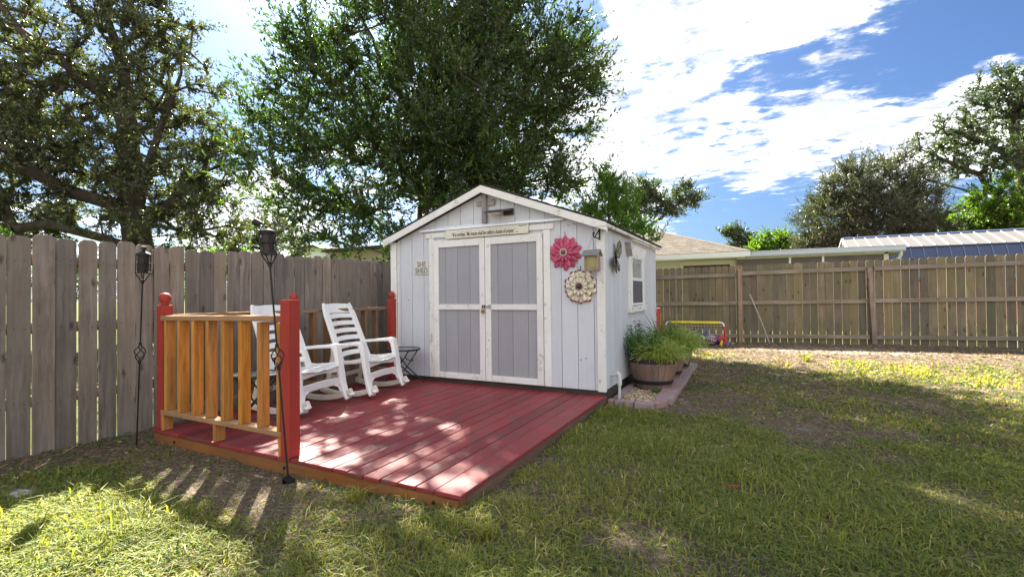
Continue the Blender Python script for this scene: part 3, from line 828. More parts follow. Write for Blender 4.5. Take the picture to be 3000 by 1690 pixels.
MB().box(WX + .012, WX + .015, wy0 + .036, wy1 - .036, 1.476, wz1 - .031).build('pane', M['glass'], win)
MB().box(WX + .020, WX + .022, wy0 + .036, wy1 - .036, wz0 + .031, 1.434).build('insect_screen', M['insect_screen'], win)
for k in range(11):
    z = 1.487 + k * .025
    MB().box(WX + .001, WX + .010, wy0 + .037, wy1 - .037, z, z + .017).build('blind_slat', M['blind'], win)

# ---- things fixed on the shed
FY_ = SY0 - 0.0105      # face of the siding
def text_mesh(body, size, loc, mat, name, parent, shear=0.0, squash=1.0, extr=.0012, align='CENTER'):
    cu = bpy.data.curves.new(name, 'FONT'); cu.body = body; cu.size = size; cu.extrude = extr
    cu.offset = size * .012; cu.align_x = align; cu.align_y = 'CENTER'; cu.shear = shear
    t = bpy.data.objects.new(name, cu); COL.objects.link(t)
    bpy.context.view_layer.update()
    me = bpy.data.meshes.new_from_object(t)
    bpy.data.objects.remove(t)
    mt = Matrix.Rotation(R(90), 4, 'X') @ Matrix.Diagonal((squash, 1, 1, 1))
    me.transform(mt)
    me.materials.clear(); me.materials.append(mat); me.name = name
    o = bpy.data.objects.new(name, me); o.parent = parent; o.location = Vector(loc) - ORIG[parent]
    COL.objects.link(o); ORIG[o] = Vector(loc)
    return o
sg_ = empty('wall_sign', (-4.05, FY_, 1.64), 'small cream SHE SHED sign on the wall left of the grey doors', 'sign')
MB().box(-4.182, -3.945, FY_ - .016, FY_ - .0005, 1.645, 1.735, .002).build('sign_plank', M['sign_cream'], sg_)
MB().box(-4.185, -3.945, FY_ - .016, FY_ - .0005, 1.552, 1.643, .002).build('sign_plank', M['sign_cream'], sg_)
text_mesh('SHE', .098, (-4.063, FY_ - .0175, 1.685), M['sign_ink'], 'lettering', sg_, squash=.92)
text_mesh('SHED', .098, (-4.063, FY_ - .0175, 1.598), M['sign_ink'], 'lettering', sg_, squash=.88)
sg2 = empty('scripture_sign', (-3.04, FY_, 2.05), 'long cream sign with handwritten scripture line above the grey doors', 'sign')
MB().box(-3.64, -2.43, FY_ - .050, FY_ - .036, 2.000, 2.112, .002).build('sign_board', M['sign_cream'], sg2)
text_mesh('\u201cIt is written, \u2018My house shall be called a house of prayer,\u2019 ....', .070, (-3.052, FY_ - .0515, 2.045), M['ink'], 'lettering', sg2, shear=.35, squash=.565, extr=.0008)
text_mesh('Matthew 21:13', .020, (-2.50, FY_ - .0515, 2.097), M['ink'], 'lettering', sg2, squash=.85, extr=.0006)
cr = empty('wooden_cross', (-3.04, FY_, 2.17), 'weathered grey wooden cross under the peak of the shed gable', 'cross')
MB().box(-3.080, -3.010, FY_ - .050, FY_ - .026, 2.170, 2.555, .004).build('upright', M['grey_wood'], cr)
MB().prism([(-3.172, 2.40), (-2.925, 2.385), (-2.905, 2.40), (-2.905, 2.455), (-2.925, 2.47), (-3.172, 2.455)], FY_ - .0255, FY_ - .004).build('crossbar', M['grey_wood'], cr)
lm = empty('wall_lamp', (-2.8, FY_, 2.29), 'dark flat solar lamp sticking out beside the wooden cross', 'lamp')
MB().prism([(FY_ - .001, 2.242), (FY_ - .001, 2.325), (FY_ - .03, 2.325), (FY_ - .035, 2.242)], -2.775, -2.645, 'yz').build('lamp_base', M['lamp_black'], lm)
MB().prism([(FY_ - .03, 2.325), (FY_ - .03, 2.297), (FY_ - .20, 2.262), (FY_ - .205, 2.275)], -2.96, -2.645, 'yz').build('solar_panel', M['lamp_black'], lm)
MB().box(-2.93, -2.79, FY_ - .17, FY_ - .06, 2.255, 2.268).build('light_strip', M['bead_white'], lm)

def petal(L, W, curl, n=5):
    """Petal along +z from the origin, facing -y."""
    vs = []; fs = []
    prof = [(0, .18), (.30, .60), (.62, 1.0), (.88, .86), (1.0, .34)]
    for u, w in prof:
        for sx in (-1, 0, 1):
            vs.append((sx * w * W / 2, -curl * math.sin(u * 2.2) - (0.0 if sx else -0.0025) - .05 * L * (u * (1 - u)), u * L))
    for i in range(len(prof) - 1):
        for k in range(2): fs.append((i * 3 + k, i * 3 + k + 1, i * 3 + 4 + k, i * 3 + 3 + k))
    m = len(vs)
    vs += [(x, y + .003, z) for x, y, z in vs]
    fs += [tuple(m + i for i in f[::-1]) for f in fs]
    ring = [0, 1, 2, 5, 8, 11, 14, 13, 12, 9, 6, 3]
    for i in range(len(ring)):
        a, b = ring[i], ring[(i + 1) % len(ring)]
        fs.append((a, b, m + b, m + a))
    return vs, fs
def flower(name, cx, cz, rad, pm, cm, bm_, label, n_out, tip=None):
    f = empty(name, (cx, FY_, cz), label, 'wall flower', 'metal flowers on the shed wall')
    rings = [(n_out, rad, rad * .33, .008, 0.0), (n_out, rad * .90, rad * .27, .020, math.pi / n_out), (12, rad * .55, rad * .17, .040, .2)]
    for ri, (n, L, W, off, ph) in enumerate(rings):
        vs, fs = petal(L, W, .007 + .003 * ri)
        me = mesh_only(MB().add(vs, fs), 'petal', pm)
        me.polygons.foreach_set('use_smooth', [True] * len(me.polygons))
        if tip:
            tv = [(x * 1.03, y - .0012, z) for x, y, z in vs if True]
            mt_ = MB(); 
            k = len(vs) // 2
            tt = [i for i in range(k) if vs[i][2] > .87 * L]
            mt_.add([(vs[i][0] * 1.02, vs[i][1] - .0015, vs[i][2] + (.004 if vs[i][2] > .95 * L else .035 * L)) for i in tt] , [(0, 1, 4, 3), (1, 2, 5, 4)])
            tme = mesh_only(mt_, 'petal_tip', tip)
        for k in range(n):
            a = ph + 2 * math.pi * k / n + rnd.uniform(-.05, .05)
            o = place_mesh(me, 'petal', f, (cx, FY_ - off + rnd.uniform(-.002, .002), cz), (0, a, 0), (1, 1, rnd.uniform(.93, 1.04)))
            if tip:
                q = bpy.data.objects.new('petal_tip', tme); q.parent = o; COL.objects.link(q)
    r = rad * .13
    MB().lathe([(r * 1.15, 0), (r * 1.1, -.012), (r * .8, -.022), (r * .3, -.028), (.001, -.028)], (cx, FY_ - .066, cz), 20, 'y').build('flower_centre', cm, f, True)
    for k in range(14):
        a = 2 * math.pi * k / 14
        MB().sphere((cx + math.cos(a) * r * 1.45, FY_ - .072, cz + math.sin(a) * r * 1.45), r * .26, 8, 6, (1, .6, 1)).build('bead', bm_, f, True)
    MB().tube([(cx, FY_ - .006, cz + rad * .9), (cx + .002, FY_ - .008, cz + rad * 1.12), (cx - .006, FY_ - .006, cz + rad * 1.20)], .003, 6).build('hanger', M['iron'], f)
flower('metal_flower', -1.975, 1.742, .205, M['pink'], M['seed_brown'], M['bead_white'], 'raspberry pink metal flower on the shed wall, above the cream one', 10)
flower('metal_flower', -1.792, 1.345, .205, M['cream_petal'], M['seed_dark'], M['bead_plum'], 'cream metal flower with dark centre, below the pink flower', 10, M['petal_tip'])

hk = empty('hook_bracket', (-1.56, FY_ - .02, 1.92), 'black iron scroll bracket on the corner board above the bird feeder', 'bracket')
hy = SY0 - .031; hx = SX1 - .018
MB().tube([(hx, hy - .008, 1.985), (hx, hy - .008, 1.865)], .009, 6).build('back_bar', M['iron'], hk)
MB().tube([(hx, hy - .008, 1.98), (hx - .015, hy - .08, 1.915), (hx - .02, hy - .13, 1.88), (hx - .022, hy - .165, 1.885), (hx - .022, hy - .175, 1.915), (hx - .022, hy - .155, 1.935), (hx - .022, hy - .135, 1.92)], .008, 6).build('arm', M['iron'], hk, True)
MB().tube([(hx, hy - .008, 1.87), (hx - .02, hy - .13, 1.885)], .007, 6).build('brace', M['iron'], hk)
bf = empty('bird_feeder', (-1.585, SY0 - .16, 1.60), 'little wooden house bird feeder hanging at the shed corner', 'bird feeder')
bx, by = -1.605, SY0 - .16
MB().tube([(bx - .05, by, 1.735), (bx + .0, by, 1.885), (bx + .05, by, 1.735)], .0016, 5).build('hanging_wire', M['iron'], bf)
for sgn in (-1, 1):
    mb = MB().prism([(by, 1.735), (by + sgn * .085, 1.672), (by + sgn * .085, 1.684), (by, 1.747)], bx - .098, bx + .098, 'yz')
    mb.build('roof_slab', M['grey_wood'], bf)
    for z in (.33, .66):
        yy = by + sgn * .085 * z; zr = 1.747 - .063 * z
        MB().box(bx - .099, bx + .099, yy - .004, yy + .004, zr - .001, zr + .004).build('roof_batten', M['grey_wood'], bf)
for s_ in (-1, 1):
    MB().box(bx + s_ * .066 - .010, bx + s_ * .066 + .010, by - .055, by + .055, 1.520, 1.690, .002).build('side_board', M['feeder_wood'], bf)
MB().box(bx - .055, bx + .055, by - .058, by - .050, 1.520, 1.545, .001).build('front_lip', M['feeder_wood'], bf)
MB().box(bx - .075, bx + .075, by - .058, by + .058, 1.508, 1.519, .001).build('floor_board', M['feeder_wood'], bf)
for yy in (-.040, .040): MB().box(bx - .0555, bx + .0555, by + yy - .0012, by + yy + .0012, 1.520, 1.670).build('seed_window', M['acrylic'], bf)
MB().box(bx - .054, bx + .054, by - .03, by + .03, 1.521, 1.60).build('bird_seed', simple('bird_seed', (0.42, 0.34, 0.16), .9, var=.4, vscale=80), bf)
# butterfly on the side wall, wings standing off the boards
bt = empty('metal_butterfly', (SX1 + .03, 5.66, 1.68), 'openwork metal butterfly ornament on the side wall near the window', 'wall ornament')
wx = SX1 + .012
def wing(pts, off, mat, nm, out):
    mb = MB()
    base = Vector((wx + .012, 5.665, 1.69))
    v3 = [Vector((wx + .012 + out * math.hypot(y - 5.665, z - 1.69) * .55, y, z)) for y, z in pts]
    n = len(v3)
    mb.add([base] + v3 + [p + Vector((.003, 0, 0)) for p in [base] + v3], [(0, i + 1, i + 2) for i in range(n - 1)] + [(n + 1, n + 3 + i, n + 2 + i) for i in range(n - 1)] + [(i + 1, i + 2, n + 3 + i, n + 2 + i) for i in range(n - 1)])
    o = mb.build(nm, mat, bt)
    q = MB().tube([p + Vector((.004, 0, 0)) for p in v3] + [v3[0] + Vector((.004, 0, 0))], .0045, 5); q.build('wing_rim', M['iron'], o)
    for k in range(1, n - 1, 2): MB().tube([base + Vector((.005, 0, 0)), v3[k] + Vector((.005, 0, 0))], .0035, 5).build('wing_vein', M['iron'], o)
wing([(5.66, 1.72), (5.62, 1.86), (5.67, 1.895), (5.76, 1.86), (5.80, 1.76), (5.76, 1.69)], 0, M['verdigris'], 'wing', .5)
wing([(5.66, 1.67), (5.71, 1.66), (5.74, 1.60), (5.70, 1.53), (5.66, 1.53), (5.645, 1.60)], 0, M['verdigris'], 'wing', .5)
wing([(5.65, 1.70), (5.52, 1.69), (5.43, 1.66), (5.42, 1.60), (5.50, 1.575), (5.60, 1.62)], 0, M['verdigris'], 'wing', .35)
wing([(5.64, 1.66), (5.56, 1.61), (5.54, 1.53), (5.59, 1.50), (5.64, 1.55)], 0, M['verdigris'], 'wing', .35)
MB().tube([(wx + .03, 5.70, 1.60), (wx + .03, 5.665, 1.69), (wx + .03, 5.64, 1.74)], [.006, .012, .008], 8).build('body', M['iron'], bt, True)
MB().tube([(wx + .03, 5.64, 1.74), (wx + .05, 5.56, 1.78), (wx + .055, 5.50, 1.83), (wx + .05, 5.47, 1.81)], .003, 5).build('antenna', M['iron'], bt)
MB().tube([(wx + .03, 5.64, 1.74), (wx + .04, 5.58, 1.74), (wx + .045, 5.52, 1.75)], .003, 5).build('antenna', M['iron'], bt)
MB().sphere((wx + .055, 5.75, 1.79), .018, 8, 6, (.3, 1, 1)).build('blue_spot', M['verdigris_blue'], bt)

# ================================================================== DECK
DKX0, DKX1, DKY0, DKZ = -4.78, -1.515, 2.28, 0.105
deck = empty('wooden_deck', ((DKX0 + DKX1) / 2, 3.7, 0), 'low red painted plank deck in front of the shed', 'deck')
nb = 23; pitch = (DKX1 - .185 - DKX0) / (nb - 1)
yb1 = SY0 + .02
for i in range(nb):
    x0 = DKX0 + i * pitch; w = pitch - .0085
    if i == nb - 1: w = .185
    me_rnd = rnd.uniform(-.004, .006)
    zt = DKZ + rnd.uniform(-.0015, .0015) + (.004 if i == nb - 1 else 0)
    yb = yb1 if x0 < SX1 - .05 else 5.335
    MB().box(x0, x0 + w, DKY0 + me_rnd, yb, zt - .027, zt, .004).build('deck_board', M['deck'], deck)
mb = MB()
mb.box(DKX0 + .03, DKX1 - .12, DKY0 + .012, DKY0 + .05, -.06, DKZ - .030, .003); mb.build('rim_board', M['rim'], deck)
MB().box(DKX1 - .118, DKX1 - .022, DKY0 + .004, DKY0 + .09, -.06, DKZ - .030, .004).build('corner_block', M['rim'], deck)
MB().box(DKX1 - .055, DKX1 - .017, DKY0 + .092, 5.33, -.06, DKZ - .030, .003).build('rim_board', M['rim_y'], deck)
MB().box(DKX0 + .03, DKX0 + .068, DKY0 + .052, 5.2, -.06, DKZ - .030, .003).build('rim_board', M['rim_y'], deck)
for k in range(5):
    xx = DKX0 + .6 + k * .6
    MB().box(xx, xx + .04, DKY0 + .052, 5.2, -.05, DKZ - .031).build('joist', M['skid'], deck)
for x in (DKX1 - .20, DKX0 + 1.75, DKX0 + .35):
    MB().lathe([(.013, 0), (.011, -.007)], (x, DKY0 + .0115, .03), 10, 'y').build('bolt', M['rust_iron'], deck)
tops = MB()
for i in range(nb):
    for yy in (2.33, 2.36, 3.02, 3.63, 4.24, 4.85):
        xx = DKX0 + i * pitch + (.03 if rnd.random() < .5 else .10)
        tops.lathe([(.0035, 0), (.0035, .0006)], (xx, yy + rnd.uniform(-.01, .01), DKZ + .0015), 6)
o = tops.build('screw_heads', M['dark'], deck); o['kind'] = 'stuff'

def deck_scraps():
    rr = np.random.RandomState(41); n = 170
    x = rr.uniform(DKX0 + .1, DKX1 - .05, n); y = DKY0 + (SY0 - DKY0 - .05) * rr.rand(n) ** .8
    P = np.stack([x, y, np.full(n, DKZ + .006)], 1); a = rr.uniform(0, 6.28, n)
    return P, np.stack([np.cos(a), np.sin(a), rr.uniform(-.05, .15, n)], 1), rr.uniform(.010, .035, n), rr
# ================================================================== RAILINGS AND POSTS
def ball_post(x, y, z1, name, label, w=.045, ball=True):
    p = empty(name, (x, y, DKZ), label, 'post', 'red deck posts')
    MB().box(x - w, x + w, y - w, y + w, DKZ + .003, z1, .004).build('post_shaft', M['red_post'], p)
    if ball:
        MB().lathe([(.030, z1), (.034, z1 + .006), (.024, z1 + .014), (.034, z1 + .024), (.044, z1 + .045), (.047, z1 + .066), (.042, z1 + .088), (.028, z1 + .104), (.002, z1 + .112)], (x, y, 0), 24).build('ball_finial', M['red_post'], p, 'all')
    return p
ball_post(-4.685, 2.345, 1.195, 'deck_post', 'red ball-topped post at the far left corner of the amber railing', .045)
ball_post(-4.685, 3.670, 1.195, 'deck_post', 'red ball-topped post midway along the side railing, peeping from behind the flat-topped post', .045)
ball_post(-3.005, 2.322, 1.235, 'flat_post', 'thick flat-topped red post beside the black torch at the deck edge', .047, False)
ball_post(-4.548, 5.145, 1.215, 'deck_post', 'red ball-topped post against the left corner of the shed', .045)
rl = empty('front_railing', (-3.85, 2.33, DKZ), 'amber stained wooden railing with broad balusters at the front left of the deck', 'railing')
RY0, RY1 = 2.283, 2.372
MB().box(-4.638, -3.052 - .09, RY0, RY1, 1.070, 1.112, .004, Matrix.Rotation(R(-.6), 3, 'Y')).build('top_rail', M['cedar_x'], rl)
MB().box(-4.638, -3.052, RY0, RY1, .245, .283, .004).build('bottom_rail', M['cedar_x'], rl)
for i, x in enumerate([-4.590] + [-4.383, -4.178, -3.982, -3.776, -3.556, -3.332, -3.112]):
    MB().box(x - .019 + .019, x + .019 + .019, RY0 + .004, RY1 - .004, .284, 1.069, .003, Matrix.Rotation(R(rnd.uniform(-.35, .35)), 3, 'Z')).build('baluster', M['cedar'], rl)
for x in (-4.615, -3.86, -3.075):
    MB().box(x - .019, x + .019, RY0 + .003, RY1 - .003, DKZ + .002, .244, .003).build('rail_foot', M['cedar'], rl)
rs_ = empty('side_railing', (-4.64, 3.8, DKZ), 'weathered brown railing along the left side of the deck behind the rockers', 'railing')
def srx(y): return -4.722 + (y - 2.4) / 2.7 * .085
SRZ = Matrix.Rotation(-math.atan(.085 / 2.7), 3, 'Z')
for ya, yb_ in ((2.395, 3.622), (3.718, 5.098)):
    ym = (ya + yb_) / 2
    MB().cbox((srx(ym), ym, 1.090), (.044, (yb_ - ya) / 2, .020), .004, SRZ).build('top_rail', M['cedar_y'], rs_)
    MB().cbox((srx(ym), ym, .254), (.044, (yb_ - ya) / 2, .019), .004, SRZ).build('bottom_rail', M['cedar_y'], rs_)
y = 2.52
while y < 5.05:
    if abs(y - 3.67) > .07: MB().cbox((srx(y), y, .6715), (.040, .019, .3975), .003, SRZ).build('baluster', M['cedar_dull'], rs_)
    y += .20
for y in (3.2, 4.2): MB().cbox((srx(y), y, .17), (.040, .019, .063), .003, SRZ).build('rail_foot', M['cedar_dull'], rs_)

# ================================================================== FENCES
def picket_mesh(w, h, t, mat, name='picket', ear=.035):
    mb = MB()
    n = 3
    poly = [(-w / 2, 0), (w / 2, 0), (w / 2, h - ear), (w / 2 - ear * .35, h - ear * .35), (w / 2 - ear * .9, h), (-w / 2 + ear * .9, h), (-w / 2 + ear * .35, h - ear * .35), (-w / 2, h - ear)]
    mb.prism(poly, -t / 2, t / 2)
    return mesh_only(mb, name, mat)
fl = empty('left_fence', (-5.25, 5.5, 0), 'tall grey weathered dog-eared picket fence along the left of the yard', 'fence')
pm = [picket_mesh(.1385, 1.83 + d, .016, M['fence_left']) for d in (0, .006, -.006)]
pmn = [picket_mesh(.128, 1.83, .016, M['fence_left'])]
y = 0.55; i = 0; nails = MB()
def fence_top(y): return 1.775 + .030 * float(smoothstep(2.5, 5.5, y)) + .03 * float(smoothstep(6, 10, y))
while y < 11.95:
    me = rnd.choice(pm + pmn)
    x = -5.262 + .012 * math.sin(y * 1.1) + rnd.uniform(-.004, .004)
    zt = fence_top(y) + rnd.uniform(-.012, .012)
    gap_tilt = rnd.uniform(-.0030, .0030)
    o = place_mesh(me, 'picket', fl, (x, y, zt - 1.83), (gap_tilt, 0, R(90) + rnd.uniform(-.03, .03)), (1, 1, 1))
    for zr_ in (.42, 1.02, 1.58):
        for dn in (-.035, .035):
            nails.lathe([(.0042, 0), (.0036, .0015)], (x + .0085, y + dn + rnd.uniform(-.008, .008), zr_ + rnd.uniform(-.02, .02)), 6, 'x')
    y += .1452 + rnd.uniform(-.0035, .0045)
o = nails.build('nail_heads', M['rust_iron'], fl); o['kind'] = 'stuff'
for z in (.42, 1.02, 1.58):
    for a, b in ((.3, 2.7), (2.7, 5.1), (5.1, 7.5), (7.5, 9.9), (9.9, 12.0)):
        MB().box(-5.33, -5.292, a + .002, b - .002, z - .045, z + .045, .003).build('fence_rail', M['fence_rail_y'], fl)
for yy in (2.7, 5.1, 7.5, 9.9):
    MB().box(-5.425, -5.335, yy - .045, yy + .045, -.1, 1.74, .004).build('fence_post', M['fence_post'], fl)

fr = empty('rear_fence', (1.5, 12.2, 0), 'olive brown picket fence with rails and posts across the back of the yard', 'fence')
def fy(x): return 12.10 + .062 * (x + .3)
def fbase(x): return .055 + .014 * (x + .3)
ang = math.atan(.062)
pr = [picket_mesh(w, 1.83, .016, M['fence_right'], ear=.032) for w in (.1385, .1365, .134)]
x = -5.15
while x < 9.6:
    panel = 0 if x < -.6 else 1
    me = pr[0] if (x < -.9 and rnd.random() < .75) else rnd.choice(pr)
    zt = 1.888 + .011 * x + rnd.uniform(-.007, .007)
    place_mesh(me, 'picket', fr, (x, fy(x) + .012, zt - 1.83), (rnd.uniform(-.004, .004), rnd.uniform(-.0022, .0022), ang + rnd.uniform(-.01, .01)))
    x += .1455 + rnd.uniform(-.002, .003)
posts = [-5.18, -2.78, -.32, 2.15, 4.62, 7.08, 9.5]
Rz = Matrix.Rotation(ang, 3, 'Z')
for a, b in zip(posts[:-1], posts[1:]):
    for zc, hh in ((1.700, .043), (1.025, .043), (.268, .040)):
        xm = (a + b) / 2; dz = -.025 if (b < 0 and zc > 1.3) else 0
        tilt = rnd.uniform(-.002, .002)
        MB().cbox((xm, fy(xm) - .018, zc + .014 * xm + dz), ((b - a) / 2 - .044, .018, hh), .003, Rz @ Matrix.Rotation(-.014 + tilt, 3, 'Y')).build('fence_rail', M['fence_rail'], fr)
for k, px_ in enumerate(posts):
    if k == 3:
        # warped post
        pts = [(px_ + .03, fy(px_) - .045, -.1), (px_ + .02, fy(px_) - .05, .5), (px_ - .01, fy(px_) - .055, 1.1), (px_ - .035, fy(px_) - .05, 1.75)]
        MB().sweep(pts, (1, .06, 0), .088, .088, .06).build('fence_post', M['fence_post'], fr, label='warped reddish fence post')
    else:
        MB().cbox((px_, fy(px_) - .045, .86), (.044, .044, .93), .004, Rz).build('fence_post', M['fence_post'], fr)

st = MB().tube([(.27, 11.86, .075), (.12, 11.93, .55), (-.10, 12.03, 1.16), (-.13, 12.04, 1.22)], .014, 8).build('leaning_pole', M['stick'])
tag(st, 'thin pale pole leaning against the rear fence beside its post', 'pole')

# ================================================================== ROCKING CHAIRS
def arc(cx, cz, r, a0, a1, n, y=0):
    return [(cx + r * math.sin(R(a0 + (a1 - a0) * i / n)), y, cz - r * math.cos(R(a0 + (a1 - a0) * i / n))) for i in range(n + 1)]
def make_chair(label):
    c = empty('rocking_chair', (0, 0, 0), label, 'rocking chair', 'white plastic rockers on the deck')
    P, Q = M['plastic'], M['plastic_dirty']
    S = (0, 1, 0)
    # back: stiles and slats follow one leaning curve
    def bk(u):   # u 0..1 from seat to crest
        return Vector((-.085 - .262 * u - .012 * u * u, 0, .375 + .68 * u))
    for s in (-1, 1):
        pts = []
        for i in range(11):
            u = i / 10; p = bk(u); p.y = s * (.262 - .02 * u - (.035 * max(0, u - .85) / .15)); pts.append(p)
        MB().sweep(pts, S, .088, .030, .2).build('back_stile', P, c, True)
    for k in range(6):
        u0 = .085 + k * .130
        pts = []
        for j in range(9):
            t = j / 8 * 2 - 1
            p = bk(u0 + .045 + .012 * (1 - t * t)); p.x -= .030 * (1 - t * t) - .008; p.y = t * .235; pts.append(p)
        up = (bk(u0 + .1) - bk(u0)).normalized()
        MB().sweep(pts, up, .057, .014, .2).build('back_slat', P, c, True)
    # crest panel
    mb = MB(); n = 12; vs = []; fs = []
    for j in range(n + 1):
        t = j / n * 2 - 1
        ztop = .985 + .030 * math.cos(t * 1.45) - (.045 * max(0, abs(t) - .80) / .2) + (.006 if abs(t) > .62 and abs(t) < .8 else 0)
        for u in (.845, .92, ztop):
            p = bk(u); p.x -= .028 * (1 - t * t) - .004; p.y = t * .262
            vs.append(p)
    m = len(vs); vs += [v + Vector((-.014, 0, -.008)) for v in vs]
    for j in range(n):
        for k in range(2):
            a = j * 3 + k; fs.append((a, a + 3, a + 4, a + 1)); fs.append((m + a, m + a + 1, m + a + 4, m + a + 3))
        fs.append((j * 3 + 2, j * 3 + 5, m + j * 3 + 5, m + j * 3 + 2)); fs.append((j * 3, m + j * 3, m + j * 3 + 3, j * 3 + 3))
    fs.append((0, 1, m + 1, m)); fs.append((1, 2, m + 2, m + 1)); e = n * 3; fs.append((e, m + e, m + e + 1, e + 1)); fs.append((e + 1, m + e + 1, m + e + 2, e + 2))
    mb.add(vs, fs).build('crest', P, c, True)
    # seat
    n = 10; vs = []; fs = []
    for i in range(n + 1):
        u = i / n
        x = -.12 + .44 * u; z = .375 + .035 * u - .022 * math.sin(u * math.pi) + (-.020 * max(0, u - .88) / .12)
        for j in range(9):
            t = j / 8 * 2 - 1
            vs.append((x, t * .262, z + .018 * abs(t) ** 3 + .004 * math.cos(t * 9) * u))
    for i in range(n):
        for j in range(8):
            a = i * 9 + j; fs.append((a, a + 1, a + 10, a + 9))
    m = len(vs); vs += [(x, y, z - .012) for x, y, z in vs]; fs += [tuple(m + q for q in f[::-1]) for f in fs]
    MB().add(vs, fs).build('seat', P, c, True)
    # front leg panels, arms, rockers
    for s in (-1, 1):
        y = s * .315
        arm = [(-.19, y * .93, .560), (-.16, y * .96, .578), (-.05, y, .588), (.10, y, .600), (.20, y, .608), (.245, y, .602)]
        MB().sweep(arm, S, [.05, .062, .078, .088, .092, .088], [.035, .035, .034, .036, .046, .05], .25).build('arm', P, c, True)
        leg = [(.240, y, .612), (.262, y * 1.0, .50), (.285, y * 1.01, .36), (.315, y * 1.02, .20), (.350, y * 1.04, .08), (.385, y * 1.06, .040)]
        MB().sweep(leg, S, [.095, .098, .096, .086, .086, .092], [.060, .052, .048, .044, .040, .034], .2).build('front_leg', P, c, True)
        MB().sweep([(.205, y, .585), (.232, y, .560), (.248, y * 1.005, .520)], S, .080, .022, .2).build('arm_bracket', P, c, True)
        side = [(-.175, y * .93, .575), (-.18, y * .93, .47), (-.20, y * .95, .36), (-.235, y * .97, .20), (-.270, y, .065)]
        MB().sweep(side, S, [.035, .030, .030, .032, .04], [.055, .050, .055, .055, .05], .25).build('rear_leg', Q, c, True)
        MB().sweep([(-.17, y * .90, .395), (0, y * .93, .385), (.15, y * .95, .40), (.28, y * .97, .42)], S, .03, .045, .3).build('side_rail', P, c, True)
        rk = arc(0, 1.02, 1.02, -18, 24.5, 18, y * 1.03)
        rk[-1] = (rk[-1][0], rk[-1][1], rk[-1][2] + .004)
        MB().sweep([(x, yy, z + .030) for x, yy, z in rk], S, .046, .060, .2).build('rocker', Q, c, True)
        MB().sphere((.425, y * 1.06, .088), .030, 12, 8, (1.0, 1.55, .62)).build('rocker_toe', P, c, True)
    # front apron with a long slot and the lower band
    for z, hh, x in ((.380, .085, .272), (.235, .078, .303)):
        pts = [(x + .006 * math.cos(t * 1.5), t * .285, z + (.010 * math.cos(t * 3.1) if z > .3 else .012 * (1 - abs(t)) )) for t in [q / 5 - 1 for q in range(11)]]
        MB().sweep(pts, (.12, 0, 1), hh, .016, .25).build('front_band', P, c, True)
    for z, x, in ((.20, -.235),):
        MB().sweep([(x, t * .30, z) for t in (-1, -.5, 0, .5, 1)], (.1, 0, 1), .05, .014, .25).build('rear_band', Q, c, True)
    for s in (-1, 1):   # arched corners below the lower band
        pts = [(.308, s * .285, .215), (.313, s * .255, .17), (.325, s * .272, .12)]
        MB().sweep([(.306, s * .20, .205), (.312, s * .250, .185), (.325, s * .277, .125)], (1, 0, .1), .016, .022, .2).build('front_gusset', P, c, True)
    return c
ch1 = make_chair('white plastic rocking chair nearer the shed, beside the small glass table')
ch2 = copy_tree(ch1)
ch2['label'] = 'white plastic rocking chair partly hidden behind the red post and amber railing'
ch1.location = (-4.262, 4.285, DKZ + .004); ch1.rotation_euler = (0, 0, R(9))
ch2.location = (-4.290, 3.405, DKZ + .004); ch2.rotation_euler = (0, 0, R(9))

# ================================================================== SIDE TABLES
def make_table():
    t = empty('side_table', (0, 0, 0), 'small round glass-topped folding table between the far rocker and the shed', 'side table', 'folding side tables on the deck')
    H_ = .455; r = .215
    n = 28
    MB().lathe([(r - .012, H_ - .006), (r - .012, H_ + .001), (.001, H_ + .001)], (0, 0, 0), n, capends=False).lathe([(.001, H_ - .005), (r - .012, H_ - .005)], (0, 0, 0), n, capends=False).build('glass_top', M['table_glass'], t, True)
    ring = [(math.cos(2 * math.pi * k / n) * r, math.sin(2 * math.pi * k / n) * r, H_ - .004) for k in range(n + 1)]
    MB().sweep(ring, (0, 0, 1), .024, .014, .3).build('rim', M['table_metal'], t, True)
    for s, w in ((-1, .135), (1, .120)):
        for yy in (-w, w):
            MB().tube([(s * .150, yy, H_ - .012), (0, yy, .235), (-s * .235, yy, .008)], .0085, 8).build('leg', M['table_metal'], t, True)
        MB().tube([(-s * .17, -w, .075), (-s * .17, w, .075)], .0065, 8).build('cross_bar', M['table_metal'], t)
        MB().tube([(s * .150, -w, H_ - .012), (s * .150, w, H_ - .012)], .007, 8).build('hinge_bar', M['table_metal'], t)
        MB().tube([(s * .075, -w, .345), (s * .085, -w * .9, .300), (s * .085, w * .9, .300), (s * .075, w, .345)], .006, 8).build('lock_bar', M['table_metal'], t, True)
    return t
tb1 = make_table(); tb2 = copy_tree(tb1)
tb2['label'] = 'round folding table seen between the amber balusters at the front corner'
tb1.location = (-4.135, 4.900, DKZ + .002); tb1.rotation_euler = (0, 0, R(62))
tb2.location = (-4.02, 2.78, DKZ + .002); tb2.rotation_euler = (0, 0, R(40))

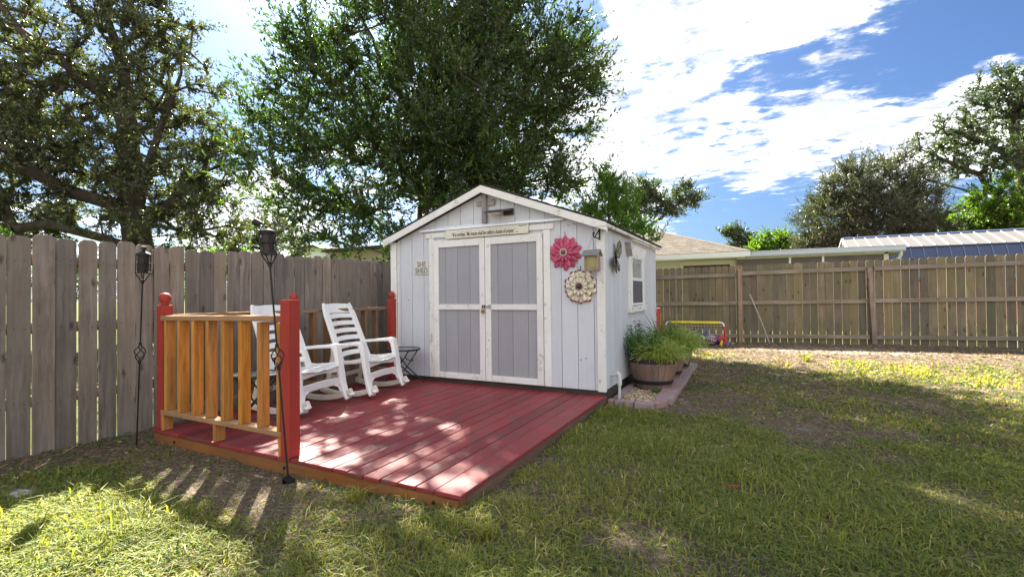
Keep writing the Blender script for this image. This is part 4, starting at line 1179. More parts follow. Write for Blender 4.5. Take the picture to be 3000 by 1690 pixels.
# ================================================================== TORCHES
def torch(base, top, label, cap_open):
    b, t = Vector(base), Vector(top)
    th = empty('garden_torch', base, label, 'torch', 'black iron garden torches')
    d = (t - b).normalized(); L = (t - b).length
    s1 = d.orthogonal().normalized(); s2 = d.cross(s1)
    def at(u, a=0, bb=0): return b + d * u + s1 * a + s2 * bb
    ck = L * .57
    MB().tube([at(-.12), at(ck - .075)], .0062, 8).build('pole', M['iron'], th)
    MB().tube([at(ck + .075), at(L)], .0062, 8).build('pole', M['iron'], th)
    for u in (ck - .085, ck + .075): MB().tube([at(u), at(u + .022)], .012, 8).build('collar', M['iron'], th)
    for k in range(4):
        pts = []
        for i in range(13):
            u = i / 12; a = k * math.pi / 2 + u * math.pi * .9; rr = .036 * math.sin(math.pi * u) + .004
            pts.append(at(ck - .066 + .145 * u, math.cos(a) * rr, math.sin(a) * rr))
        MB().tube(pts, .0042, 6).build('twist_bar', M['iron'], th, True)
    MB().tube([at(L - .005), at(L + .03)], .013, 10).build('collar', M['iron'], th)
    c0 = L + .085; hh = .155; rr = .040
    for k in range(4):
        a = k * math.pi / 2 + .5
        MB().tube([at(L + .012, math.cos(a) * .010, math.sin(a) * .010), at(c0 - .005, math.cos(a) * (rr + .009), math.sin(a) * (rr + .009)), at(c0 + hh, math.cos(a) * (rr + .009), math.sin(a) * (rr + .009))], .0042, 6).build('cage_bar', M['iron'], th)
    def ring(u0, u1, r0, r1, nm, mt, n=18):
        MB().tube([at(u0), at(u1)], [r0, r1], n).build(nm, mt, th, True)
    ring(c0, c0 + hh, rr, rr, 'oil_canister', M['rust_iron'])
    for u in (c0 + .004, c0 + hh * .52, c0 + hh - .006): ring(u - .005, u + .005, rr + .013, rr + .013, 'band', M['iron'])
    MB().tube([at(c0 + hh), at(c0 + hh + .008), at(c0 + hh + .028), at(c0 + hh + .032)], [rr + .018, rr + .014, .016, .013], 18).build('canister_lid', M['iron'], th, True)
    MB().tube([at(c0 + hh + .03), at(c0 + hh + .045)], .010, 10).build('wick_holder', M['iron'], th)
    if cap_open:
        e = at(c0 + hh - .005) ; lft = Vector((-.75, -.66, 0)).normalized()
        q = [e + lft * (rr + .012), e + lft * .075 + Vector((0, 0, .012)), e + lft * .088 + Vector((0, 0, .03)), e + lft * .080 + Vector((0, 0, .060))]
        MB().tube(q, .0028, 6).build('snuffer_wire', M['iron'], th, True)
        c_ = q[-1] + Vector((.012, .012, .012))
        MB().tube([c_ - lft * .020 + Vector((0, 0, -.012)), c_ + lft * .022 + Vector((0, 0, .012))], [.022, .024], 14).build('snuffer_cap', M['iron'], th, True)
    else:
        e = at(c0 + hh + .045)
        MB().tube([e + Vector((0, 0, -.005)), e + Vector((.004, 0, .022))], [.020, .018], 14).build('snuffer_cap', M['iron'], th, True)
        rg = Vector((.85, .5, 0)).normalized()
        MB().tube([e + Vector((0, 0, .016)), e + rg * .055 + Vector((0, 0, .010)), e + rg * .062 + Vector((0, 0, -.045)), e + rg * .05 + Vector((0, 0, -.058))], .0028, 6).build('snuffer_wire', M['iron'], th, True)
    return th
torch((-2.835, 2.175, 0.0), (-3.005, 2.165, 1.468), 'tall black iron torch leaning at the flat-topped red post, canister lid flipped open', True)
torch((-4.700, 2.135, 0.0), (-4.575, 2.12, 1.385), 'black iron torch standing before the left picket fence, lid closed', False)
ft = MB().box(-2.862, -2.795, 2.145, 2.20, .018, .030, .002, Matrix.Rotation(R(18), 3, 'Y')).box(-2.862, -2.852, 2.145, 2.2, -.03, .03, .002)
fo = [o for o in bpy.data.objects if o.name.startswith('garden_torch')][0]
ft.build('foot_plate', M['iron'], fo)

# ================================================================== PLANT BED, BARRELS
bed = empty('brick_border', (-1.25, 6.9, 0), 'low mauve brick border around the gravel strip beside the shed', 'brick edging')
def brick(cx, cy, L, W, H_, rot=0, mat=None, z=None):
    MB().cbox((cx, cy, gzf(cx, cy) + (H_ / 2 - .02 if z is None else z)), (L / 2 - .003, W / 2 - .003, H_ / 2), .006, Matrix.Rotation(R(rot + rnd.uniform(-1.5, 1.5)), 3, 'Z') @ Matrix.Rotation(R(rnd.uniform(-1, 1)), 3, 'X')).build('brick', mat or rnd.choice([M['brick'], M['brick'], M['brick_red']]), bed)
brick(-1.485, 5.345, .07, .10, .085, 0)
brick(-1.335, 5.345, .215, .105, .085, 1)
brick(-1.115, 5.350, .215, .105, .085, 3)
brick(-.985, 5.475, .235, .110, .085, 72)
yy = 5.66
k = 0
while yy < 8.55:
    brick(-.955 - .014 * (yy - 5.6) + rnd.uniform(-.006, .006), yy, .205, .100, .085, -4 if k % 3 else 3)
    yy += .1035 if k % 4 else .108; k += 1
brick(-1.10, 8.60, .21, .10, .085, 0); brick(-1.32, 8.60, .21, .10, .085, 0)
yy = 5.50
while yy < 8.5:
    brick(SX1 + .065, yy + .1, .085, .21, .075, 0); yy += .215
# pebbles
def pebbles():
    rr = np.random.RandomState(3)
    n = 5200
    X = rr.uniform(SX1 + .10, -1.0, n); Y = rr.uniform(5.39, 8.56, n)
    keep = rr.rand(n) < np.where(Y < 6.4, 1.0, .55)
    X, Y = X[keep], Y[keep]; n = len(X)
    t = (1 + 5 ** .5) / 2
    iv = np.array([(-1, t, 0), (1, t, 0), (-1, -t, 0), (1, -t, 0), (0, -1, t), (0, 1, t), (0, -1, -t), (0, 1, -t), (t, 0, -1), (t, 0, 1), (-t, 0, -1), (-t, 0, 1)]) / math.hypot(1, t)
    fi = np.array([(0, 11, 5), (0, 5, 1), (0, 1, 7), (0, 7, 10), (0, 10, 11), (1, 5, 9), (5, 11, 4), (11, 10, 2), (10, 7, 6), (7, 1, 8), (3, 9, 4), (3, 4, 2), (3, 2, 6), (3, 6, 8), (3, 8, 9), (4, 9, 5), (2, 4, 11), (6, 2, 10), (8, 6, 7), (9, 8, 1)])
    sc = np.stack([rr.uniform(.010, .021, n), rr.uniform(.008, .016, n), rr.uniform(.005, .010, n)], 1)
    a = rr.uniform(0, 6.28, n)
    V = iv[None] * sc[:, None] * rr.uniform(.85, 1.15, (n, 12, 1))
    ca, sa = np.cos(a)[:, None], np.sin(a)[:, None]
    Vx = V[..., 0] * ca - V[..., 1] * sa; Vy = V[..., 0] * sa + V[..., 1] * ca
    Z = gz(X, Y) + .012 + rr.uniform(0, .014, n)
    V = np.stack([Vx + X[:, None], Vy + Y[:, None], V[..., 2] + Z[:, None]], 2).reshape(-1, 3)
    F = (fi[None] + 12 * np.arange(n)[:, None, None]).reshape(-1, 3)
    o = np_mesh('gravel', V, F, M['gravel'], tint=np.repeat(rr.rand(n), 12), smooth=True)
    tag(o, 'tan and white river pebbles in the strip beside the shed', 'gravel', kind='stuff')
pebbles()

def barrel(cx, cy, rt, rb, H_, label):
    z0 = .015
    b = empty('barrel_planter', (cx, cy, z0), label, 'planter', 'half barrel planters beside the shed')
    n = 22
    def rad(u): return rb + (rt - rb) * math.sin(u * math.pi / 2) ** .85
    for k in range(n):
        a0 = 2 * math.pi * k / n + .006; a1 = 2 * math.pi * (k + 1) / n - .006; am = (a0 + a1) / 2
        vs = []; fs = []
        lv = 6
        for i in range(lv + 1):
            u = i / lv; r = rad(u)
            for a, o_ in ((a0, 0), (am, .004), (a1, 0)): vs.append((cx + math.cos(a) * (r + o_), cy + math.sin(a) * (r + o_), z0 + H_ * u))
            for a in (a1, a0): vs.append((cx + math.cos(a) * (r - .018), cy + math.sin(a) * (r - .018), z0 + H_ * u))
        for i in range(lv):
            for q in range(5): fs.append((i * 5 + q, i * 5 + (q + 1) % 5, (i + 1) * 5 + (q + 1) % 5, (i + 1) * 5 + q))
        fs.append((4, 3, 2, 1, 0)); fs.append(tuple(lv * 5 + q for q in range(5)))
        MB().add(vs, fs).build('stave', M['stave'], b)
    for u0, u1 in ((.0, .07), (.22, .345), (.865, 1.01)):
        pr_ = [(rad(min(1, u0 + (u1 - u0) * i / 4)) + .008, z0 + H_ * (u0 + (u1 - u0) * i / 4)) for i in range(5)]
        pr2 = [(r - .006, z) for r, z in pr_[::-1]]
        MB().lathe(pr_ + pr2, (cx, cy, 0), 44, capends=False).build('hoop', M['hoop'], b, True)
    MB().lathe([(rt - .02, z0 + H_ - .04), (.001, z0 + H_ - .015)], (cx, cy, 0), 24).build('soil', M['soil'], b)
    return b
PB = [(-1.205, 6.33, .295, .195, .415), (-1.20, 7.14, .285, .185, .41), (-1.19, 7.98, .285, .185, .41)]
barrel(*PB[0], 'nearest half barrel planter with black hoops on the gravel')
barrel(*PB[1], 'middle half barrel planter mostly hidden behind the nearest one')
barrel(*PB[2], 'farthest half barrel planter in the gravel strip')

# ---- leaf builders
def leaves(P, D, L, W, rr, fold=.25, seg=False):
    """Folded diamond leaves at P pointing along D."""
    n = len(P)
    D = D / np.maximum(1e-6, np.linalg.norm(D, axis=1, keepdims=True))
    Rv = rr.normal(size=(n, 3)); S = np.cross(D, Rv); S /= np.maximum(1e-6, np.linalg.norm(S, axis=1, keepdims=True))
    N = np.cross(D, S)
    L = np.broadcast_to(L, n)[:, None]; W = np.broadcast_to(W, n)[:, None]
    a = P; b = P + D * L * .45 + S * W * .5 + N * W * fold; c = P + D * L - N * L * .12; d = P + D * L * .45 - S * W * .5 + N * W * fold
    V = np.stack([a, b, c, d], 1).reshape(-1, 3)
    i = 4 * np.arange(n)
    F = np.concatenate([np.stack([i, i + 1, i + 2], 1), np.stack([i, i + 2, i + 3], 1)])
    return V, F
def stems(P0, P1, w, rr, bend=None):
    """Thin three-sided stems as crossed strips."""
    n = len(P0); D = P1 - P0; D /= np.maximum(1e-6, np.linalg.norm(D, axis=1, keepdims=True))
    S = np.cross(D, rr.normal(size=(n, 3))); S /= np.maximum(1e-6, np.linalg.norm(S, axis=1, keepdims=True))
    T = np.cross(D, S)
    mid = (P0 + P1) / 2 + (bend if bend is not None else 0)
    w = np.broadcast_to(w, n)[:, None]
    Vs = []
    for p, k in ((P0, 1.0), (mid, .8), (P1, .45)):
        for q in (S, -.5 * S + .87 * T, -.5 * S - .87 * T): Vs.append(p + q * w * k * .5)
    V = np.stack(Vs, 1).reshape(-1, 3)
    i = 9 * np.arange(n); F = []
    for l in (0, 3):
        for k in range(3):
            a, b = l + k, l + (k + 1) % 3
            F.append(np.stack([i + a, i + b, i + b + 3, i + a + 3], 1))
    F = np.concatenate(F)
    F = np.concatenate([F[:, [0, 1, 2]], F[:, [0, 2, 3]]])
    return V, F
def join(parts):
    Vs, Fs, Ts = [], [], []; b = 0
    for V, F, t in parts:
        Vs.append(V); Fs.append(F + b); Ts.append(np.broadcast_to(t, len(V)) if np.ndim(t) == 0 else t); b += len(V)
    return np.concatenate(Vs), np.concatenate(Fs), np.concatenate(Ts)

def flowering(cx, cy, z, rad, hgt, nst, seed, label, nfl, off=(0, 0), group='plants in the half barrels'):
    rr = np.random.RandomState(seed)
    pl = empty('flowering_plant', (cx, cy, z), label, 'plant', group)
    a = rr.uniform(0, 6.283, nst); q = np.sqrt(rr.rand(nst))
    P0 = np.stack([cx + np.cos(a) * q * rad * .45, cy + np.sin(a) * q * rad * .45, np.full(nst, z)], 1)
    P1 = np.stack([cx + off[0] + np.cos(a) * q * rad, cy + off[1] + np.sin(a) * q * rad, z + hgt * (1 - .45 * q ** 2) * rr.uniform(.55, 1.08, nst)], 1)
    sv = stems(P0, P1, .005, rr)
    np_mesh('stems', sv[0], sv[1], M['leaf_flower'], pl, tint=np.full(len(sv[0]), .35))
    nl = 26
    u = np.tile(np.linspace(.25, 1.02, nl), nst) + rr.uniform(-.02, .02, nst * nl)
    A = np.repeat(P0, nl, 0); B = np.repeat(P1, nl, 0)
    P = A + (B - A) * u[:, None]
    ang = np.tile(np.arange(nl) * 2.4, nst)
    D = np.stack([np.cos(ang), np.sin(ang), rr.uniform(.0, .7, nst * nl)], 1)
    lv = leaves(P, D, rr.uniform(.035, .062, nst * nl) * (1.15 - .5 * np.clip(u, 0, 1)), rr.uniform(.012, .019, nst * nl), rr)
    np_mesh('leaves', lv[0], lv[1], M['leaf_flower'], pl, tint=np.repeat(np.clip(.25 + .3 * u + rr.uniform(-.2, .2, nst * nl), 0, 1), 4))
    tops_ = P1[np.argsort(-P1[:, 2] + rr.uniform(0, .08, nst))[:nfl]]
    for p in tops_:
        m_ = 22
        Pf = np.repeat((p + np.array([0, 0, .012]))[None], m_, 0)
        Df = rr.normal(size=(m_, 3)); Df[:, 2] = np.abs(Df[:, 2]) * .6
        lf = leaves(Pf, Df, rr.uniform(.011, .019, m_), np.full(m_, .009), rr)
        np_mesh('blossom', lf[0], lf[1], M['petal_magenta'], pl, tint=np.repeat(rr.rand(m_), 4))
    return pl
def trailing(cx, cy, z, rad, seed, label, n=900, off=(0, 0), hgt=.16):
    rr = np.random.RandomState(seed)
    pl = empty('trailing_plant', (cx, cy, z), label, 'plant', 'plants in the half barrels')
    a = rr.uniform(0, 6.283, n); q = rr.rand(n) ** .6
    start = np.stack([cx + off[0] + np.cos(a) * q * rad * .7, cy + off[1] + np.sin(a) * q * rad * .7, z + rr.uniform(-.01, .02, n)], 1)
    prts = []; long_ = rr.uniform(.45, 1.25, n)
    p = start; d = np.stack([np.cos(a) * .22, np.sin(a) * .22, rr.uniform(.8, 1.3, n)], 1) + rr.normal(size=(n, 3)) * .3
    for s_ in range(5):
        d = d / np.linalg.norm(d, axis=1, keepdims=True)
        st_ = .050 * hgt / .16 * long_[:, None]
        p2 = p + d * st_
        sv = stems(p, p2, .0078, rr); prts.append((sv[0], sv[1], np.repeat(rr.uniform(.2, .9, n), 9)))
        lv = leaves(p2, d + rr.normal(size=(n, 3)) * .8, .026, .008, rr); prts.append((lv[0], lv[1], np.repeat(rr.uniform(.4, 1, n), 4)))
        d = d + np.stack([np.cos(a) * .24 * q, np.sin(a) * .24 * q, -.48 * q * (.3 + s_ * .33)], 1) + rr.normal(size=(n, 3)) * .22
        p = p2
    V, F, t = join(prts)
    np_mesh('foliage', V, F, M['leaf_lime'], pl, tint=t)
    return pl
def straps(cx, cy, z, n, hgt, seed, label, name='strap_plant', wid=.017, spread=.5):
    rr = np.random.RandomState(seed)
    pl = empty(name, (cx, cy, z), label, 'plant', 'plants in the half barrels')
    prts = []
    a = rr.uniform(0, 6.283, n); p = np.stack([cx + np.cos(a) * .04, cy + np.sin(a) * .04, np.full(n, z)], 1)
    H_ = rr.uniform(.5, 1.0, n) * hgt; lean = rr.uniform(.1, spread, n)
    K = 6; pts = []
    for i in range(K + 1):
        u = i / K
        pts.append(np.stack([p[:, 0] + np.cos(a) * lean * H_ * u ** 1.6, p[:, 1] + np.sin(a) * lean * H_ * u ** 1.6, z + H_ * (u - .28 * lean * u ** 3)], 1))
    S = np.stack([-np.sin(a), np.cos(a), np.zeros(n)], 1)
    Vs = []
    for i, q in enumerate(pts):
        w = wid * (1 - (i / K) ** 2.2 * .93) / 2
        Vs += [q - S * w, q + S * w]
    V = np.stack(Vs, 1).reshape(-1, 3); m_ = 2 * (K + 1); i0 = m_ * np.arange(n)
    F = np.concatenate([np.stack([i0 + 2 * k, i0 + 2 * k + 1, i0 + 2 * k + 3, i0 + 2 * k + 2], 1) for k in range(K)])
    np_mesh('blades', V, F, M['leaf_strap'], pl, tint=np.repeat(rr.rand(n), m_))
    return pl
zt = .40
flowering(-1.31, 6.28, zt, .29, .50, 90, 11, 'dark green plant with magenta flowers in the nearest barrel, beside the shed wall', 16, (-.03, -.04))
trailing(-1.12, 6.25, zt, .26, 12, 'yellow-green trailing succulent spilling over the front of the nearest barrel', 720, (.03, -.05), .17)
flowering(-1.17, 7.12, zt, .27, .44, 70, 13, 'leafy light green plant with few flowers in the middle barrel', 5)
trailing(-1.07, 7.05, zt, .27, 14, 'lime green bushy plant in the middle barrel', 520, (.05, -.02), .24)
straps(-1.26, 7.25, zt, 46, .74, 15, 'clump of tall strap leaves rising behind the flowering plant', spread=.7)
straps(-1.16, 7.98, zt, 34, .62, 16, 'tall strap leaves in the farthest barrel', spread=.9)
trailing(-1.10, 7.92, zt, .25, 17, 'lime green bushy plant in the farthest barrel', 380, (.02, 0), .20)
for (x, y, s_, lb) in ((-1.12, 6.02, 21, 'small broad leafed weed growing at the foot of the nearest barrel'), (-1.04, 7.35, 22, 'small green weed in the gravel by the bricks')):
    rr = np.random.RandomState(s_); n = 16
    a = rr.uniform(0, 6.283, n)
    lv = leaves(np.repeat(np.array([[x, y, .02]]), n, 0), np.stack([np.cos(a), np.sin(a), rr.uniform(.3, 1.6, n)], 1), rr.uniform(.06, .11, n), .022, rr)
    w_ = np_mesh('weed', lv[0], lv[1], M['leaf_flower'], tint=np.repeat(rr.uniform(.4, .8, n), 4)); tag(w_, lb, 'weed')

# ---- white drain pipe by the shed
pv = empty('drain_pipe', (-1.44, 5.47, 0), 'grey-white plastic pipe elbow coming out of the shed wall into the gravel', 'pipe')
MB().tube([(SX1 + .005, 5.47, .315), (-1.455, 5.47, .312)], .016, 12).build('pipe_stub', M['pvc'], pv, True)
MB().tube([(-1.46, 5.47, .325), (-1.440, 5.47, .335), (-1.425, 5.47, .322), (-1.42, 5.47, .20)], [.020, .026, .027, .027], 12).build('pipe_elbow', M['pvc'], pv, True)
MB().tube([(-1.42, 5.47, .21), (-1.425, 5.47, .10), (-1.435, 5.47, -.02)], .017, 12).build('pipe', M['pvc'], pv, True)

# ================================================================== TOYS BY THE REAR FENCE
can = empty('red_bin', (-1.74, 9.25, 0), 'tall narrow red open-topped bin behind the shed corner', 'bin')
MB().lathe([(.085, .06), (.112, .10), (.12, .95), (.126, .955), (.126, .975), (.118, .975), (.110, .95), (.10, .5)], (-1.735, 9.25, 0), 28, capends=False).build('bin_body', M['toy_red'], can, True)
MB().lathe([(.122, .972), (.129, .978), (.122, .986), (.115, .978)], (-1.735, 9.25, 0), 28, capends=False).build('bin_rim', M['white_tube'], can, True)
MB().lathe([(.108, .90), (.001, .90)], (-1.735, 9.25, 0), 24, capends=False).build('bin_inside', M['dark'], can)

goal = empty('toy_goal', (-1.24, 11.3, .11), 'small toy soccer goal with yellow top bar and red posts by the rear fence', 'goal')
gx0, gx1, gy, g0 = -1.885, -.588, 11.27, .115
gh = .50
for x, s_, nm in ((gx0, -1, 'l'), (gx1, 1, 'r')):
    MB().tube([(x, gy, g0 - .005), (x - s_ * .035, gy + .01, g0 + gh - .09)], .026, 12).build('goal_post', M['toy_red'], goal, True)
    MB().tube([(x - s_ * .034, gy + .01, g0 + gh - .10), (x - s_ * .045, gy + .01, g0 + gh - .045), (x - s_ * .075, gy + .01, g0 + gh - .012), (x - s_ * .13, gy + .01, g0 + gh)], .015, 10).build('goal_elbow', M['white_tube'], goal, True)
    MB().tube([(x, gy, g0 + .02), (x, gy + .33, g0 + .02)], .012, 8).build('ground_bar', M['white_tube'], goal)
MB().tube([(gx0 + .12, gy + .01, g0 + gh), (gx1 - .12, gy + .01, g0 + gh)], .015, 10).build('crossbar', M['white_tube'], goal, True)
MB().sweep([(gx0 + .13, gy + .01, g0 + gh - .008), (gx1 - .13, gy + .01, g0 + gh - .008)], (0, 0, 1), .052, .036, .3).build('crossbar_sleeve', M['toy_yellow'], goal)
net = MB()
def npt(u, v):
    x = gx0 + .05 + (gx1 - gx0 - .10) * u
    sag = .02 * math.sin(u * math.pi)
    return (x, gy + .02 + .33 * v ** .8, g0 + gh - .03 - (gh - .05) * v - sag * math.sin(v * 3.1) - .01 * math.sin(u * 23) * v)
for k in range(9): net.tube([npt(i / 14, k / 8) for i in range(15)], .0035, 3, False)
for k in range(19): net.tube([npt(k / 18 + .012 * math.sin(i), i / 8) for i in range(9)], .0028, 3, False)
for s_, x in ((0, gx0 + .04), (1, gx1 - .04)):
    for k in range(5):
        net.tube([(x, gy + .02 + .33 * i / 5 * (k + 1) / 5, g0 + gh * (1 - k / 5.5) - (gh * (1 - k / 5.5)) * i / 5) for i in range(6)], .003, 3, False)
net.build('net', M['net'], goal)

def soccer_ball(cx, cy, r, label, rx):
    """Truncated icosahedron: black pentagons and white hexagons, puffed to a sphere."""
    b = empty('soccer_ball', (cx, cy, gzf(cx, cy) + r), label, 'ball', 'soccer balls by the toy goal')
    bm = bmesh.new(); bmesh.ops.create_icosphere(bm, subdivisions=1, radius=1.0)
    vs = [v.co.copy() for v in bm.verts]; ed = [(e.verts[0].index, e.verts[1].index) for e in bm.edges]
    fc = [[v.index for v in f.verts] for f in bm.faces]; bm.free()
    rot = Matrix.Rotation(rx, 3, 'X') @ Matrix.Rotation(rx * 1.7, 3, 'Z')
    def pt(i, j): return rot @ (vs[i] * 2 + vs[j]) / 3
    cen = Vector((cx, cy, gzf(cx, cy) + r))
    def panel(loop, mat, nm):
        mb = MB(); c = sum(loop, Vector()) / len(loop)
        n = len(loop); pts = [c.normalized()] ; ring1 = []; ring2 = []
        for k in range(n):
            for t in (0, .5):
                p = loop[k].lerp(loop[(k + 1) % n], t)
                ring1.append((c.lerp(p, .55)).normalized()); ring2.append(c.lerp(p, .965).normalized() * .985)
        m_ = len(ring1)
        V_ = [cen + p * r for p in pts + ring1 + ring2]
        F_ = [(0, 1 + k, 1 + (k + 1) % m_) for k in range(m_)] + [(1 + k, 1 + m_ + k, 1 + m_ + (k + 1) % m_, 1 + (k + 1) % m_) for k in range(m_)]
        mb.add(V_, F_).build(nm, mat, b, 'all')
    for i in range(12):
        nb_ = [j if i == k else k for j, k in ed if i in (j, k)]
        ax = vs[i].normalized(); u = (vs[nb_[0]] - ax * vs[nb_[0]].dot(ax)).normalized(); w = ax.cross(u)
        nb_.sort(key=lambda j: math.atan2(vs[j].dot(w), vs[j].dot(u)))
        panel([pt(i, j) for j in nb_], M['ball_black'], 'black_panel')
    for a, b_, c_ in fc:
        panel([pt(a, b_), pt(b_, a), pt(b_, c_), pt(c_, b_), pt(c_, a), pt(a, c_)], M['ball_white'], 'white_panel')
    MB().sphere(cen, r * .975, 16, 10).build('bladder', M['ball_black'], b)
soccer_ball(-1.235, 10.88, .092, 'black and white soccer ball in front of the goal, nearest the planters', .4)
soccer_ball(-1.085, 11.42, .096, 'black and white soccer ball inside the goal beside the patterned ball', 1.3)
def fuzzy_ball():
    m, nt, bs, _ = new_mat('zebra_ball_print')
    v = coords(nt, rand=False)
    w = nd(nt, 'ShaderNodeTexVoronoi', feature='DISTANCE_TO_EDGE'); w.inputs['Scale'].default_value = 26
    lk(nt, v, w.inputs['Vector'])
    lk(nt, ramp(nt, w.outputs['Distance'], [(0.10, (0.03, 0.02, 0.035)), (0.2, (0.50, 0.40, 0.47))]), bs.inputs['Base Color'])
    bs.inputs['Roughness'].default_value = .6
    o = MB().sphere((-.895, 11.24, gzf(-.895, 11.24) + .120), .122, 28, 18).build('patterned_ball', m, None, 'all')
    tag(o, 'pinkish white ball with a dark squiggle pattern inside the goal', 'ball')
fuzzy_ball()
def plain_ball(nm, x, y, r, m1, m2, lb):
    t = empty(nm, (x, y, gzf(x, y)), lb, 'ball')
    z = gzf(x, y) + r
    MB().sphere((x, y, z), r, 20, 14).build('ball_body', m1, t, 'all')
    MB().lathe([(r * .999, -r * .12), (r * 1.012, 0), (r * .999, r * .12)], (x, y, z), 24, 'x', False).build('ball_band', m2, t, 'all')
plain_ball('maroon_ball', -1.25, 11.20, .105, M['toy_maroon'], M['dark'], 'dark maroon ball behind the nearer soccer ball')
plain_ball('striped_ball', -.74, 11.42, .095, M['toy_red'], M['toy_blue'], 'red and blue ball at the right end of the goal')
plain_ball('dark_ball', -1.55, 11.15, .10, M['ball_black'], M['bead_white'], 'dark ball with a white band behind the planter leaves')
cl = MB(); n = 9
for i in range(n):
    pass
vs = []; fs = []
for i in range(11):
    for j in range(5):
        u = i / 10; v = j / 4
        vs.append((-1.50 + .50 * u, 11.42 + .14 * v + .015 * math.sin(u * 9 + v * 4), .28 + .10 * u ** 2 + .035 * math.sin(u * 11 + v * 2) + .11 * (v - .5) * (1 - .5 * u)))
for i in range(10):
    for j in range(4): a = i * 5 + j; fs.append((a, a + 1, a + 6, a + 5))
m_ = len(vs); vs += [(x, y + .01, z - .045) for x, y, z in vs]; fs += [tuple(m_ + q for q in f[::-1]) for f in fs]
for i in range(10): fs.append((i * 5, (i + 1) * 5, m_ + (i + 1) * 5, m_ + i * 5)); fs.append((i * 5 + 4, m_ + i * 5 + 4, m_ + (i + 1) * 5 + 4, (i + 1) * 5 + 4))
o = MB().add(vs, fs).build('blue_cloth', M['toy_blue'], None, 'all'); tag(o, 'crumpled blue cloth bag lying on the balls in the goal', 'cloth')
gt = MB(); 
for k in range(7):
    a = k * .9; gt.tube([(-1.10, 10.82, .14), (-1.10 + .045 * math.cos(a), 10.82 + .03 * math.sin(a), .155 + .03 * math.sin(a * 2)), (-1.10 + .07 * math.cos(a), 10.82 + .05 * math.sin(a), .125)], [.014, .010, .004], 6)
tag(gt.build('green_toy', M['toy_green'], None, 'all'), 'small neon green toy beside the nearer soccer ball', 'toy')
bb = MB().cbox((-.545, 11.30, .16), (.022, .05, .055), .012, Matrix.Rotation(.3, 3, 'Y'))
tag(bb.build('blue_block', simple('sky_blue_plastic', (.05, .2, .6), .4)), 'small bright blue block at the foot of the right goal post', 'toy')
yb = MB().prism([(-.72, .11), (-.66, .115), (-.65, .21), (-.68, .24)], 11.2, 11.26)
tag(yb.build('yellow_cone', M['toy_yellow']), 'little yellow toy piece beside the red goal post', 'toy')

# ================================================================== NEIGHBOUR HOUSE WITH PORCH
house = empty('neighbour_house', (-6, 21, 0), 'cream house with brown shingled hip roof behind the rear fence', 'house')
HZ = 2.655; HS = .365; HXR = -.12; HY0 = 17.75
MB().box(-14, -.55, 18.35, 28, 0, HZ - .12).build('wall', M['cream_wall'], house)
MB().box(-14.3, -.30, HY0 + .002, 18.349, HZ - .20, HZ - .165).build('soffit', M['white_house_trim'], house)
MB().box(-14.3, HXR - .02, HY0 - .022, HY0 + .0015, HZ - .175, HZ - .003, .003).build('eave_fascia', M['white_house_trim'], house)
for a, b in ((-3.3, -2.50), (-4.2, -3.34)):
    MB().box(a, b, 18.325, 18.349, .3, 2.30, .004).build('wall_panel', M['cream_wall'], house)
MB().box(-2.48, -2.34, 18.31, 18.349, 0, 2.42, .004).build('door_trim', M['cream_wall'], house)
MB().box(-2.339, -.79, 18.315, 18.349, 0, 2.26).build('dark_doorway', M['fascia_brown'], house)
MB().box(-2.339, -.79, 18.305, 18.349, 2.262, 2.42, .004).build('door_head', M['cream_wall'], house)
MB().box(-.79, -.60, 18.30, 18.349, 0, 2.43, .004).build('door_trim', M['cream_wall'], house)
# roof faces and lapped shingle courses
rdg = 4.9
mb = MB()
mb.add([(HXR, HY0, HZ), (HXR - rdg, HY0 + rdg, HZ + HS * rdg), (-14.3, HY0 + rdg, HZ + HS * rdg), (-14.3, HY0, HZ),
        (HXR, HY0 + 2 * rdg, HZ)], [(0, 1, 2, 3), (0, 4, 1), (4, 2 + 0, 1)])
mb.build('roof_deck', M['shingle_tan'], house)
mb = MB(); cs = .155; k = 0
while k * cs < rdg - .02:
    y0 = k * cs; y1 = min(y0 + cs + .02, rdg)
    x = HXR - y0 + .02; first = True
    x -= rnd.uniform(0, .15)
    while x > -9.5:
        w = rnd.uniform(.20, .34)
        xa, xb = x - w + .006, (HXR - y0 + .02 if first else x)
        xb2 = min(xb, HXR - y1 + .02)
        if xa < xb2:
            z0 = HZ + HS * y0 + .014 + rnd.uniform(0, .008); z1 = HZ + HS * y1 + .004
            mb.add([(xa, HY0 + y0 - .01, z0), (xb, HY0 + y0 - .01, z0), (xb2, HY0 + y1, z1), (xa, HY0 + y1, z1), (xa, HY0 + y0 - .008, z0 - .012), (xb, HY0 + y0 - .008, z0 - .012)], [(0, 1, 2, 3), (4, 5, 1, 0)])
        first = False; x -= w
    k += 1
o = mb.build('shingles', M['shingle_tan'], house); o['kind'] = 'stuff'
n = 24
for i in range(n):   # hip cap shingles
    t = rdg * i / n
    c = Vector((HXR - t - .05, HY0 + t + .05, HZ + HS * (t + .05) + .02))
    MB().add([c + Vector((.09, .05, -.03)), c + Vector((-.05, -.09, -.03)), c + Vector((-.02, .02, .012))] + [c + Vector((.09 - .22, .05 + .22, .05)), c + Vector((-.05 - .22, -.09 + .22, .05)), c + Vector((-.24, .24, .088))],
             [(1, 4, 5, 2), (2, 5, 3, 0), (0, 1, 2)]).build('hip_shingle', M['shingle_tan'], house)

